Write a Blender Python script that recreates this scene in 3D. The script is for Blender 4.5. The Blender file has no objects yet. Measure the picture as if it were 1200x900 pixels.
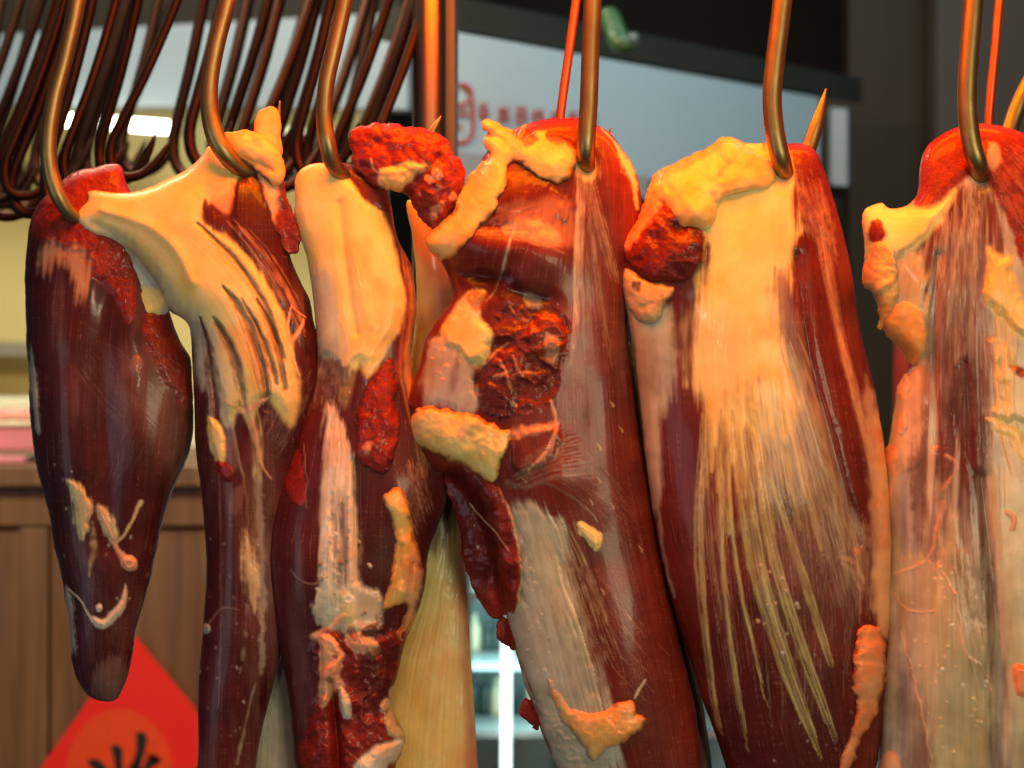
import bpy, math, random
import numpy as np
from mathutils import Vector

# ---------------------------------------------------------------- camera, world, lights, exposure
S = 0.0004            # metres per photo pixel (1200 wide) at the plane of the hanging meat
D = 0.80              # camera to meat plane
scene = bpy.context.scene
cam_d = bpy.data.cameras.new("camera")
cam = bpy.data.objects.new("camera", cam_d)
scene.collection.objects.link(cam)
cam.location = (0, -D, 0)
cam.rotation_euler = (math.radians(90), 0, 0)
cam_d.sensor_width = 36
cam_d.lens = 36 * D / (1200 * S)
cam_d.clip_start = 0.02
cam_d.clip_end = 60
cam_d.dof.use_dof = True
cam_d.dof.focus_distance = D - 0.022
cam_d.dof.aperture_fstop = 10.0
scene.camera = cam

world = bpy.data.worlds.new("World")
scene.world = world
world.use_nodes = True
world.node_tree.nodes["Background"].inputs[0].default_value = (0.55, 0.62, 0.75, 1)
world.node_tree.nodes["Background"].inputs[1].default_value = 0.06

scene.view_settings.view_transform = 'Standard'
scene.view_settings.look = 'None'
scene.view_settings.exposure = 0.12
scene.view_settings.gamma = 1.0
scene.cycles.use_denoising = True
scene.cycles.max_bounces = 6
scene.cycles.sample_clamp_indirect = 4.0


def area(name, loc, target, size, sy, power, col, spread=180):
    l = bpy.data.lights.new(name, 'AREA')
    l.shape = 'RECTANGLE'
    l.size = size
    l.size_y = sy
    l.energy = power
    l.color = col
    l.spread = math.radians(spread)
    o = bpy.data.objects.new(name, l)
    o.location = loc
    o.rotation_euler = (Vector(target) - Vector(loc)).to_track_quat('-Z', 'Y').to_euler()
    scene.collection.objects.link(o)
    return o


# red and amber butcher lamps hanging just above and in front of the row of cuts
area("butcher_lamp", (0.08, -0.06, 0.34), (0.07, -0.01, 0.05), 0.50, 0.05, 6.0, (1.0, 0.10, 0.0))
area("warm_lamp", (0.06, -0.24, 0.42), (0.05, 0.0, -0.02), 0.42, 0.10, 2.4, (1.0, 0.30, 0.005))
# whiter light that comes in level from the front of the stall
area("front_light", (0.60, -1.2, 0.0), (0.02, 0, 0.05), 0.55, 0.35, 5.6, (1.0, 0.92, 0.56))
area("glint_light", (-0.14, -0.85, 0.16), (-0.05, 0, 0.0), 0.03, 0.03, 0.35, (1.0, 0.88, 0.62))  # small unseen light, added for wet glints on the meat
area("side_light", (-0.8, -0.7, -0.15), (-0.05, 0, -0.08), 0.4, 0.5, 1.0, (0.78, 0.90, 1.0))
# the shop's own ceiling light over the back wall and the sign
area("shop_light", (-0.5, 0.95, 0.9), (-0.45, 1.9, 0.25), 0.9, 0.3, 11.0, (1.0, 0.95, 0.80))
area("sign_light", (0.55, 0.55, 0.95), (0.25, 1.5, 0.35), 0.7, 0.2, 7.0, (0.72, 0.93, 1.0))
area("counter_fill", (-0.35, 0.30, 0.55), (-0.45, 1.02, -0.25), 0.4, 0.15, 12.0, (1.0, 0.80, 0.50))  # added fill that brightens the dark wooden counter front

# ---------------------------------------------------------------- helpers
def P(px, py, z=0.0):
    """photo pixel at depth: z in pixels towards the camera (negative: further away)"""
    y = -z * S
    k = (D + y) / D
    return ((px - 600) * S * k, y, (450 - py) * S * k)


def link(o, parent=None):
    scene.collection.objects.link(o)
    if parent is not None:
        o.parent = parent
    return o


def tag(o, label, cat, group=None):
    o["label"] = label
    o["category"] = cat
    if group:
        o["group"] = group
    return o


def empty(name, loc, label, cat, group=None):
    o = bpy.data.objects.new(name, None)
    o.location = loc
    o.empty_display_size = 0.02
    link(o)
    return tag(o, label, cat, group)


def mesh_np(name, V, F, mat, parent=None, smooth=True):
    """V (n,3) in world space, F (m,k) faces; a child is placed relative to its parent's origin"""
    me = bpy.data.meshes.new(name)
    V = np.asarray(V, dtype=np.float32).copy()
    F = np.asarray(F, dtype=np.int32)
    if parent is not None:
        p = parent
        while p is not None:
            V -= np.array(p.location, dtype=np.float32)
            p = p.parent
    me.vertices.add(len(V))
    me.vertices.foreach_set("co", V.ravel())
    k = F.shape[1]
    me.loops.add(F.size)
    me.loops.foreach_set("vertex_index", F.ravel())
    me.polygons.add(len(F))
    me.polygons.foreach_set("loop_start", np.arange(0, F.size, k, dtype=np.int32))
    me.polygons.foreach_set("loop_total", np.full(len(F), k, dtype=np.int32))
    me.polygons.foreach_set("use_smooth", np.full(len(F), smooth, dtype=bool))
    me.update(calc_edges=True)
    me.validate()
    if mat:
        me.materials.append(mat)
    o = bpy.data.objects.new(name, me)
    return link(o, parent)


# ---- numpy noise
_rs = np.random.RandomState(7)
_TAB = _rs.rand(256, 256).astype(np.float32)


def vn(x, y, seed=0):
    x = x + seed * 37.13
    y = y + seed * 71.71
    xi = np.floor(x).astype(int)
    yi = np.floor(y).astype(int)
    fx = (x - xi).astype(np.float32)
    fy = (y - yi).astype(np.float32)
    fx = fx * fx * (3 - 2 * fx)
    fy = fy * fy * (3 - 2 * fy)
    a = _TAB[yi & 255, xi & 255]
    b = _TAB[yi & 255, (xi + 1) & 255]
    c = _TAB[(yi + 1) & 255, xi & 255]
    d = _TAB[(yi + 1) & 255, (xi + 1) & 255]
    return (a * (1 - fx) + b * fx) * (1 - fy) + (c * (1 - fx) + d * fx) * fy


def fbm(x, y, sc, seed=0, octs=3, sy=None):
    """in -1..1, feature size sc px (sy: feature size in y)"""
    sy = sy or sc
    t = 0
    a = 1.0
    n = 0
    for i in range(octs):
        t = t + a * vn(x / sc * 2 ** i, y / sy * 2 ** i, seed + i * 5)
        n += a
        a *= 0.5
    return (t / n - 0.5) * 2.6


def smooth_poly(pts, sub=3, closed=True):
    p = np.array(pts, dtype=float)
    n = len(p)
    out = []
    rng = range(n) if closed else range(n - 1)
    for i in rng:
        if closed:
            p0, p1, p2, p3 = p[i - 1], p[i], p[(i + 1) % n], p[(i + 2) % n]
        else:
            p0, p1, p2, p3 = p[max(i - 1, 0)], p[i], p[i + 1], p[min(i + 2, n - 1)]
        for k in range(sub):
            t = k / sub
            out.append(0.5 * ((2 * p1) + (-p0 + p2) * t + (2 * p0 - 5 * p1 + 4 * p2 - p3) * t * t
                              + (-p0 + 3 * p1 - 3 * p2 + p3) * t ** 3))
    if not closed:
        out.append(p[-1])
    return np.array(out)


def poly_sdf(x, y, q):
    """signed distance, negative inside"""
    x = x.astype(np.float32)
    y = y.astype(np.float32)
    best = np.full(x.shape, 1e12, dtype=np.float32)
    inside = np.zeros(x.shape, dtype=bool)
    n = len(q)
    for i in range(n):
        ax, ay = q[i]
        bx, by = q[(i + 1) % n]
        dx, dy = bx - ax, by - ay
        L = dx * dx + dy * dy
        if L < 1e-9:
            continue
        rx = x - np.float32(ax)
        ry = y - np.float32(ay)
        t = np.clip((rx * np.float32(dx) + ry * np.float32(dy)) / np.float32(L), 0, 1)
        ex = rx - t * np.float32(dx)
        ey = ry - t * np.float32(dy)
        best = np.minimum(best, ex * ex + ey * ey)
        if ay != by:
            c = (ay > y) != (by > y)
            inside ^= c & (rx < np.float32(dx) * ry / np.float32(dy))
    d = np.sqrt(best)
    return np.where(inside, -d, d)


def line_dist(x, y, q, w):
    """distance to a polyline divided by its local half width, and the position along it 0..1"""
    best = np.full(x.shape, 1e9, dtype=np.float32)
    along = np.zeros(x.shape, dtype=np.float32)
    n = len(q)
    for i in range(n - 1):
        ax, ay = q[i]
        bx, by = q[i + 1]
        dx, dy = bx - ax, by - ay
        L = dx * dx + dy * dy + 1e-9
        t = np.clip(((x - ax) * dx + (y - ay) * dy) / L, 0, 1)
        ww = w[i] + (w[i + 1] - w[i]) * t
        d = np.sqrt((x - ax - t * dx) ** 2 + (y - ay - t * dy) ** 2) / np.maximum(ww, 0.3)
        m = d < best
        best = np.where(m, d, best)
        along = np.where(m, (i + t) / (n - 1), along)
    return best, along


def sstep(a, b, v):
    t = np.clip((v - a) / (b - a), 0, 1)
    return t * t * (3 - 2 * t)


G = 1.35   # px, grid spacing of the modelled surfaces


def box_blur(a, r):
    for ax in (0, 1):
        c = np.cumsum(np.pad(a, [(r + 1, r) if k == ax else (0, 0) for k in (0, 1)], mode='edge'), axis=ax)
        n = 2 * r + 1
        a = (np.take(c, range(n, c.shape[ax]), axis=ax) - np.take(c, range(0, c.shape[ax] - n), axis=ax)) / n
    return a


def resize(a, shp):
    yy = np.linspace(0, a.shape[0] - 1, shp[0])
    xx = np.linspace(0, a.shape[1] - 1, shp[1])
    y0 = np.clip(yy.astype(int), 0, a.shape[0] - 2)
    x0 = np.clip(xx.astype(int), 0, a.shape[1] - 2)
    fy = (yy - y0)[:, None]
    fx = (xx - x0)[None]
    return ((a[np.ix_(y0, x0)] * (1 - fx) + a[np.ix_(y0, x0 + 1)] * fx) * (1 - fy)
            + (a[np.ix_(y0 + 1, x0)] * (1 - fx) + a[np.ix_(y0 + 1, x0 + 1)] * fx) * fy)


def inflate(sd):
    """rounded body over a mask: solves laplace(u) = -1 from coarse to fine, height sqrt(2u)"""
    u = None
    for st in (16, 8, 4, 2, 1):
        shp = (max(4, sd.shape[0] // st), max(4, sd.shape[1] // st))
        s = resize(sd, shp) if st > 1 else sd
        m = (s < 0).astype(np.float32)
        h = G * sd.shape[0] / shp[0]
        u = np.zeros(shp, dtype=np.float32) if u is None else resize(u, shp).astype(np.float32) * m
        for _ in range({16: 200, 8: 120, 4: 60, 2: 24, 1: 8}[st]):
            p = np.pad(u, 1)
            u = m * 0.25 * (p[:-2, 1:-1] + p[2:, 1:-1] + p[1:-1, :-2] + p[1:-1, 2:] + h * h)
    d = np.maximum(-sd, 0)
    g = u / (d + 0.6 * G)
    w = (d > 3 * G).astype(float)
    gs = box_blur(g * w, 3) / np.maximum(box_blur(w, 3), 1e-3)
    wfar = sstep(2 * G, 6 * G, d)
    ok = box_blur(w, 3) > 1e-3
    g = np.where(ok, g * wfar + gs * (1 - wfar), g)
    return np.sqrt(np.maximum(2 * g * d, 0))


# ---------------------------------------------------------------- meat surface kinds
# colour a, colour b (mottled between them), roughness, fat, fibre, grain, mottle size
KIND = {
    'muscle': ((0.10, 0.010, 0.007), (0.19, 0.023, 0.013), 0.36, 0.0, 1.0, 0.15, 40),
    'dark':   ((0.034, 0.0055, 0.008), (0.062, 0.009, 0.011), 0.38, 0.0, 0.8, 0.15, 45),
    'maroon': ((0.052, 0.006, 0.008), (0.092, 0.011, 0.011), 0.36, 0.0, 0.9, 0.15, 40),
    'cut':    ((0.15, 0.008, 0.005), (0.28, 0.020, 0.009), 0.42, 0.0, 0.2, 1.0, 12),
    'fat':    ((0.82, 0.60, 0.20), (0.86, 0.74, 0.35), 0.40, 1.0, 0.15, 0.2, 26),
    'fatpink': ((0.74, 0.36, 0.22), (0.82, 0.52, 0.32), 0.38, 0.9, 0.15, 0.3, 16),
    'tendon': ((0.60, 0.50, 0.27), (0.74, 0.66, 0.40), 0.36, 0.6, 0.6, 0.0, 22),
    'silver': ((0.36, 0.30, 0.24), (0.56, 0.50, 0.41), 0.30, 0.3, 0.7, 0.0, 24),
    'grey':   ((0.36, 0.34, 0.29), (0.56, 0.54, 0.46), 0.28, 0.3, 0.6, 0.0, 24),
    'film':   ((0.17, 0.085, 0.075), (0.26, 0.14, 0.12), 0.30, 0.1, 0.8, 0.0, 26),
    'white':  ((0.76, 0.70, 0.56), (0.86, 0.82, 0.70), 0.36, 0.7, 0.3, 0.0, 20),
}


class Piece:
    def __init__(s, pts, kind='muscle', depth=0.0, fat=0.72, back=0.8, rough_edge=1.2, edge_sc=9, seed=1,
                 lump=2.0, sub=3, guides=None, over=None, base=None, sink=4.0, inner=None):
        q = smooth_poly(pts, sub)
        s.q = q
        s.seed = seed
        i0 = math.floor((q[:, 0].min() - 7) / G)
        i1 = math.ceil((q[:, 0].max() + 7) / G)
        j0 = math.floor((q[:, 1].min() - 7) / G)
        j1 = math.ceil((q[:, 1].max() + 7) / G)
        s.i0, s.j0 = i0, j0
        s.x, s.y = np.meshgrid(np.arange(i0, i1 + 1) * G, np.arange(j0, j1 + 1) * G)
        x, y = s.x, s.y
        if over is None:
            rough_edge, edge_sc = rough_edge * 0.6, edge_sc * 2.2
        else:
            rough_edge, lump = rough_edge * 1.4, lump * 1.3
        s.sd = poly_sdf(x, y, q) + rough_edge * fbm(x, y, edge_sc, seed + 11, 3)
        s.u = inflate(s.sd)
        s.depth = depth
        s.over = over
        s.base0 = base
        s.sink = sink
        s.bleed = 6.0
        s.H = s.u * fat
        if over is not None:        # soft, low edges where it lies on the surface below
            top_ = inner or 30.0
            s.H = 0.85 * s.H * (1 + 0.35 * fbm(x, y, 20, seed + 9, 3))
            s.H = top_ * (1 - np.exp(-(s.H / top_) ** 1.45 * 1.15))
        s.back = s.u * back
        inside = sstep(0, 14, -s.sd)
        s.H = s.H + 0.5 * lump * inside * fbm(x, y, 46, seed + 2, 2, 70) + lump * 0.03 * inside * fbm(x, y, 12, seed + 3, 2)
        shp = x.shape
        s.col = np.zeros(shp + (3,), dtype=np.float32)
        s.rough = np.zeros(shp, dtype=np.float32)
        s.fat = np.zeros(shp, dtype=np.float32)
        s.fib = np.zeros(shp, dtype=np.float32)
        s.grain = np.zeros(shp, dtype=np.float32)
        s.guides = guides
        # flow coordinates along the fibres
        if s.guides:
            gs = [np.array(g, dtype=float) for g in s.guides]
            U = np.zeros(x.shape)
            ref = [g[0, 0] for g in gs]
            y1 = s.y[:, 0]
            xs = np.stack([np.interp(y1, g[:, 1], g[:, 0]) for g in gs], -1)
            uv = np.linspace(0, 1, len(gs)) * (max(ref) - min(ref) + 60)
            for r in range(len(y1)):
                xr = xs[r]
                U[r] = np.interp(s.x[r], xr, uv) + np.minimum(s.x[r] - xr[0], 0) + np.maximum(s.x[r] - xr[-1], 0)
        else:
            U = x.copy()
        s.U = U
        s._blend(kind, np.ones(shp, dtype=np.float32), (slice(None), slice(None)))
        s.n = 0

    def _win(s, q, m):
        a = int(max(0, (q[:, 0].min() - m) / G - s.i0))
        b = int(max(0, (q[:, 0].max() + m) / G - s.i0 + 2))
        c = int(max(0, (q[:, 1].min() - m) / G - s.j0))
        d = int(max(0, (q[:, 1].max() + m) / G - s.j0 + 2))
        return (slice(c, d), slice(a, b))

    def _blend(s, kind, m, w, tint=(1, 1, 1)):
        ca, cb, ro, fa, fi, gr, sc = KIND[kind]
        x, y = s.x[w], s.y[w]
        if x.size == 0:
            return
        t = np.clip(0.5 + 0.6 * fbm(x, y, sc, s.seed + 21, 4), 0, 1)[..., None]
        c = np.array(ca) * (1 - t) + np.array(cb) * t
        if fa > 0.5:      # blood-tinged patches in the fat
            p_ = (sstep(-0.1, 0.8, fbm(x, y, 42, s.seed + 77, 4)) * 0.5)[..., None]
            c = c * (1 - p_) + c * np.array((0.97, 0.62, 0.42)) * p_
        c = c * np.array(tint)
        mm = m[..., None]
        s.col[w] = s.col[w] * (1 - mm) + c * mm
        for arr, v in ((s.rough, ro), (s.fat, fa), (s.fib, fi), (s.grain, gr)):
            arr[w] = arr[w] * (1 - m) + v * m

    def blob(s, pts, kind, a=1.0, soft=3.0, jag=3.0, jsc=14, h=0.0, hr=12.0, tint=(1, 1, 1), holes=0.0, sub=3):
        """a patch of another tissue, standing h px proud"""
        q = smooth_poly(pts, sub)
        w = s._win(q, soft + jag * 1.5 + 2)
        x, y = s.x[w], s.y[w]
        if x.size == 0:
            return s
        s.n += 1
        sd = (poly_sdf(x, y, q) + 0.8 * jag * fbm(x, y, jsc, s.seed + 31 + s.n, 3)
              + (0.25 if kind in ('cut', 'fat', 'fatpink', 'white') and soft < 8 else 1.0) * (0.9 * jag + 0.45 * soft) * fbm(s.U[w], y, 4.5, s.seed + s.n + 41, 3, 60))
        m = sstep(soft, -soft, sd) * a
        if holes:
            m = m * np.clip(1 - holes * (0.5 + fbm(x, y, 10, s.seed + s.n, 3, 26)), 0, 1)
        s._blend(kind, m.astype(np.float32), w, tint)
        if h:
            t = np.clip(-sd / hr, 0, 1)
            s.H[w] += h * t * t * (3 - 2 * t)
        return s

    def line(s, pts, kind, a=1.0, h=0.0, soft=0.8, jag=0.3, brk=0.0, tint=(1, 1, 1), sub=3):
        """a strand of tissue: pts (x, y, half width)"""
        q = smooth_poly(pts, sub, closed=False)
        wd = q[:, 2]
        w = s._win(q[:, :2], wd.max() * 2 + 4)
        x, y = s.x[w], s.y[w]
        if x.size == 0:
            return s
        s.n += 1
        jx = x + fbm(x, y, 14, s.seed + s.n, 2) * jag * 4
        jy = y + fbm(x, y, 14, s.seed + s.n + 3, 2) * jag * 2
        d, al = line_dist(jx, jy, q[:, :2], wd)
        d = d * (1 + 0.5 * jag + 0.9 * jag * fbm(x, y, 16, s.seed + s.n + 2, 2))
        e = d + jag * fbm(x, y, 6, s.seed + s.n + 8, 2)
        m = sstep(1 + soft, 1 - soft, e) * a
        if brk:
            m = m * np.clip(1.0 - brk * (0.5 + 1.2 * vn(al * 14 + s.n * 3.1, al * 0 + s.n * 7.7)), 0, 1)
        s._blend(kind, m.astype(np.float32), w, tint)
        if h:
            s.H[w] += 0.22 * h * np.clip(1 - d * d, 0, 1)
        return s

    def fan(s, A, B, n, kind, a=0.6, w=1.6, h=0.4, seed=0, jit=0.35, brk=0.6, tint=(1, 1, 1), trim=0.25):
        """n strands spread between the curves A and B"""
        rr = random.Random(seed * 131 + s.seed)
        A = smooth_poly(A, 2, closed=False)
        B = smooth_poly(B, 2, closed=False)
        m = 9
        tt = np.linspace(0, 1, m)
        ia = lambda Q, t: np.array([np.interp(t, np.linspace(0, 1, len(Q)), Q[:, k]) for k in (0, 1)]).T
        for i in range(n):
            f = (i + 0.5 + rr.uniform(-jit, jit)) / n
            t0, t1 = rr.uniform(0, trim), 1 - rr.uniform(0, trim)
            ts = t0 + (t1 - t0) * tt
            pa, pb = ia(A, ts), ia(B, ts)
            f2 = f + rr.uniform(-.5, .5) / n
            ff = (f * (1 - tt) + f2 * tt)[:, None]
            q = pa * (1 - ff) + pb * ff
            ww = w * rr.uniform(0.5, 1.7) * np.sin(np.pi * np.clip(tt * 0.9 + 0.05, 0, 1)) ** 0.5
            s.line([(q[k, 0], q[k, 1], max(0.45, ww[k])) for k in range(m)], kind, a * rr.uniform(0.45, 1.0), h,
                   soft=0.8, jag=0.15, brk=brk, tint=tint, sub=1)
        return s

    def stain(s, t, a=0.7):
        """multiplies an uneven tint into the fat over the whole piece"""
        m = (np.clip(0.65 + 0.5 * fbm(s.x, s.y, 24, s.seed + 90, 3), 0, 1) * a * s.fat)[..., None]
        s.col = (s.col * (1 - m) + s.col * np.array(t) * m).astype(np.float32)
        return s

    def bundle(s, pts, kind, n=5, a=0.85, h=0.6, w=1.35, brk=0.5, tint=(1, 1, 1), spread=1.35):
        """a strand made of several loose fibres; pts (x, y, half width)"""
        q = smooth_poly(pts, 2, closed=False)
        t = np.gradient(q[:, :2], axis=0)
        t /= np.linalg.norm(t, axis=1, keepdims=True) + 1e-9
        nn = np.stack([-t[:, 1], t[:, 0]], -1) * q[:, 2:3] * spread
        s.line([(x_, y_, w_ * 0.75) for x_, y_, w_ in pts], kind, a * 0.5, h, soft=0.98, jag=0.7, brk=brk, tint=tint)
        s.n += 1
        s.fan((q[:, :2] - nn).tolist(), (q[:, :2] + nn).tolist(), n, kind, a, w, h, seed=s.n, brk=brk, tint=tint, trim=0.16)
        return s

    def veil(s, kind, a=0.5, sc=26, sy=130, lo=0.1, hi=0.9, tint=(1, 1, 1), fmin=0.6):
        """thin cloudy membrane over bare muscle, drawn out along the fibres"""
        s.n += 1
        m = sstep(lo, hi, fbm(s.U, s.y, sc, s.seed + s.n * 3, 4, sy) + 0.14 * fbm(s.U, s.y, 3.5, s.seed + s.n, 2, 90))
        m = m * a * sstep(fmin, fmin + 0.3, s.fib) * (1 - s.fat)
        s._blend(kind, m.astype(np.float32), (slice(None), slice(None)), tint)
        return s

    def hill(s, cx, cy, rx, ry, amp, ang=0.0, p=2.0):
        c, n = math.cos(math.radians(ang)), math.sin(math.radians(ang))
        dx, dy = s.x - cx, s.y - cy
        a = (dx * c + dy * n) / rx
        b = (-dx * n + dy * c) / ry
        s.H += amp * np.exp(-(a * a + b * b) ** (p / 2))
        return s

    def groove(s, pts, depth=6.0, edge=1.6):
        q = smooth_poly(pts, 3, closed=False)
        w = s._win(q[:, :2], q[:, 2].max() * 3)
        d, al = line_dist(s.x[w], s.y[w], q[:, :2], q[:, 2])
        s.H[w] -= depth * np.exp(-np.abs(d) ** edge)
        return s

    def crumple(s, pts, amp=3.0, sc=8.0, soft=8, ridged=True, sy=None):
        """torn or folded relief inside a patch"""
        q = smooth_poly(pts, 3)
        w = s._win(q, soft + 2)
        x, y = s.x[w], s.y[w]
        if x.size == 0:
            return s
        s.n += 1
        m = sstep(soft, -soft, poly_sdf(x, y, q))
        f = fbm(x + 6 * fbm(x, y, 20, s.n), y, sc, s.seed + s.n * 3, 3, sy)
        s.H[w] += m * amp * 0.36 * ((1 - 2 * np.abs(f)) if ridged else f)
        return s

    def blobs(s, region, n, kinds, r=(2, 6), h=(1, 3), seed=0, a=1.0):
        """loose small lumps scattered in a patch"""
        rr = random.Random(seed + 5)
        q = smooth_poly(region, 2)
        k = 0
        tries = 0
        while k < n and tries < n * 30:
            tries += 1
            cx = rr.uniform(q[:, 0].min(), q[:, 0].max())
            cy = rr.uniform(q[:, 1].min(), q[:, 1].max())
            if poly_sdf(np.array([[cx]]), np.array([[cy]]), q)[0, 0] > 0:
                continue
            k += 1
            rad = rr.uniform(*r)
            el = rr.uniform(0.5, 1.0)
            an = rr.uniform(0, 3.14)
            pts = []
            for t in range(6):
                z = t / 6 * 6.283
                e = rad * rr.uniform(0.7, 1.25)
                px, py = e * math.cos(z), e * el * math.sin(z)
                pts.append((cx + px * math.cos(an) - py * math.sin(an), cy + px * math.sin(an) + py * math.cos(an)))
            s.blob(pts, rr.choice(kinds), a * rr.uniform(.6, 1), 1.2, 0.8, 6, rr.uniform(*h), rad)
        return s

    def top(s):
        return (s.H if s.base is None else s.base + s.H)

    def build(s, name, mat, parent=None, label=None):
        x, y = s.x, s.y
        if s.over is not None:            # lies on another piece's surface
            o = s.over
            base = np.zeros(x.shape) + (s.base0 or 0.0)
            T = o.final
            a = s.i0 - o.i0
            b = s.j0 - o.j0
            jj = np.clip(np.arange(x.shape[0]) + b, 0, T.shape[0] - 1)
            ii = np.clip(np.arange(x.shape[1]) + a, 0, T.shape[1] - 1)
            base = T[np.ix_(jj, ii)]
            if s.base0 is not None:
                base = np.maximum(base, s.base0)
            base = box_blur(box_blur(base, 4), 4)
            s.depth = o.depth
            rim = ((1 - sstep(0, 10, -s.sd + 3 * fbm(x, y, 9, s.seed + 6, 2))) * 0.6 * s.fat)[..., None]
            s.col = (s.col * (1 - rim) + s.col * np.array((0.98, 0.60, 0.38)) * rim).astype(np.float32)
            # its thin rim takes on the colour of what it grows out of
            e = (1 - sstep(0.5, s.bleed, -s.sd + 2.2 * fbm(x, y, 7, s.seed + 5, 3))) * (o.sd[np.ix_(jj, ii)] < -2)
            for nm in ("col", "rough", "fat", "fib", "grain"):
                A_, B_ = getattr(s, nm), getattr(o, nm)[np.ix_(jj, ii)]
                ee = e[..., None] if nm == "col" else e
                setattr(s, nm, (A_ * (1 - 0.75 * ee) + B_ * 0.75 * ee).astype(np.float32))
        else:
            base = np.zeros(x.shape)
        inside = s.sd < 0
        gy, gx = np.gradient(s.sd, G)
        gl = np.maximum(np.sqrt(gx * gx + gy * gy), 0.3)
        used = np.zeros(x.shape, dtype=bool)
        cell = inside[:-1, :-1] | inside[1:, :-1] | inside[:-1, 1:] | inside[1:, 1:]
        for a in (slice(None, -1), slice(1, None)):
            for b in (slice(None, -1), slice(1, None)):
                used[a, b] |= cell
        out = used & ~inside
        X = np.where(out, x - gx / gl * np.minimum(s.sd / gl, 2 * G), x)
        Y = np.where(out, y - gy / gl * np.minimum(s.sd / gl, 2 * G), y)
        Hf = np.where(inside, np.maximum(s.H, 0.15 * s.u), 0)
        zf = base + Hf
        s.final = np.where(inside, zf, 0 if s.over is None else base)
        idx = -np.ones(x.shape, dtype=int)
        nf = int(used.sum())
        idx[used] = np.arange(nf)
        bidx = idx.copy()
        nb = int(inside.sum())
        bidx[inside] = nf + np.arange(nb)
        zw = zf if s.over is None else np.where(inside, zf, base - s.sink * 0.6)
        dep = s.depth
        yw = -(zw + dep) * S
        k = (D + yw) / D
        Vf = np.stack([(X - 600) * S * k, yw, (450 - Y) * S * k], -1)[used]
        if s.over is None:
            zb = -s.back
        else:
            zb = base - s.sink
        ywb = -(zb + dep) * S
        kb = (D - (dep + (0 if s.over is None else base)) * S) / D
        Vb = np.stack([(X - 600) * S * kb, ywb, (450 - Y) * S * kb], -1)[inside]
        V = np.concatenate([Vf, Vb])
        j, i = np.nonzero(cell)
        Ff = np.stack([idx[j, i], idx[j + 1, i], idx[j + 1, i + 1], idx[j, i + 1]], -1)
        Fb = np.stack([bidx[j, i], bidx[j, i + 1], bidx[j + 1, i + 1], bidx[j + 1, i]], -1)
        same = (Fb == Ff[:, [0, 3, 2, 1]]).all(1)
        F = np.concatenate([Ff, Fb[~same]])
        o = mesh_np(name, V, F, mat, parent)
        me = o.data
        n = len(V)

        def pervert(a):
            return np.concatenate([a[used], a[inside]])
        c4 = np.ones((n, 4), dtype=np.float32)
        c4[:, :3] = pervert(s.col)
        at = me.attributes.new("tissue", 'FLOAT_COLOR', 'POINT')
        at.data.foreach_set("color", c4.ravel())
        q4 = np.stack([pervert(s.rough), pervert(s.fat), pervert(s.fib), pervert(s.grain)], -1).astype(np.float32)
        at = me.attributes.new("surface", 'FLOAT_COLOR', 'POINT')
        at.data.foreach_set("color", q4.ravel())
        fl = np.stack([pervert(s.U), pervert(y), np.zeros(n)], -1).astype(np.float32)
        at = me.attributes.new("flow", 'FLOAT_VECTOR', 'POINT')
        at.data.foreach_set("vector", fl.ravel())
        if label:
            o["label"] = label
        return o


# ---------------------------------------------------------------- materials
def node_mat(name):
    m = bpy.data.materials.new(name)
    m.use_nodes = True
    nt = m.node_tree
    return m, nt, nt.nodes["Principled BSDF"]


def simple(name, col, rough=0.5, metal=0.0, bump=0.0, sc=40.0, var=0.15, spec=0.5, aniso=None):
    """plain stuff with a mottled colour and a little relief"""
    m, nt, b = node_mat(name)
    N, L = nt.nodes, nt.links
    tc = N.new("ShaderNodeTexCoord")
    mp = N.new("ShaderNodeMapping")
    if aniso:
        mp.inputs["Scale"].default_value = aniso
    L.new(tc.outputs["Object"], mp.inputs[0])
    n = N.new("ShaderNodeTexNoise")
    n.inputs["Scale"].default_value = sc
    n.inputs["Detail"].default_value = 5
    L.new(mp.outputs[0], n.inputs["Vector"])
    mx = N.new("ShaderNodeMix")
    mx.data_type = 'RGBA'
    mx.inputs[6].default_value = tuple(c * (1 - var) for c in col) + (1,)
    mx.inputs[7].default_value = tuple(min(1, c * (1 + var)) for c in col) + (1,)
    L.new(n.outputs[0], mx.inputs[0])
    L.new(mx.outputs[2], b.inputs["Base Color"])
    b.inputs["Roughness"].default_value = rough
    b.inputs["Metallic"].default_value = metal
    b.inputs["Specular IOR Level"].default_value = spec
    if bump:
        bp = N.new("ShaderNodeBump")
        bp.inputs["Strength"].default_value = bump
        bp.inputs["Distance"].default_value = 0.001
        L.new(n.outputs[0], bp.inputs["Height"])
        L.new(bp.outputs[0], b.inputs["Normal"])
    return m


def emit(name, col, strength):
    m, nt, b = node_mat(name)
    b.inputs["Base Color"].default_value = (0.8, 0.8, 0.8, 1)
    b.inputs["Emission Color"].default_value = col + (1,)
    b.inputs["Emission Strength"].default_value = strength
    return m


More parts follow.
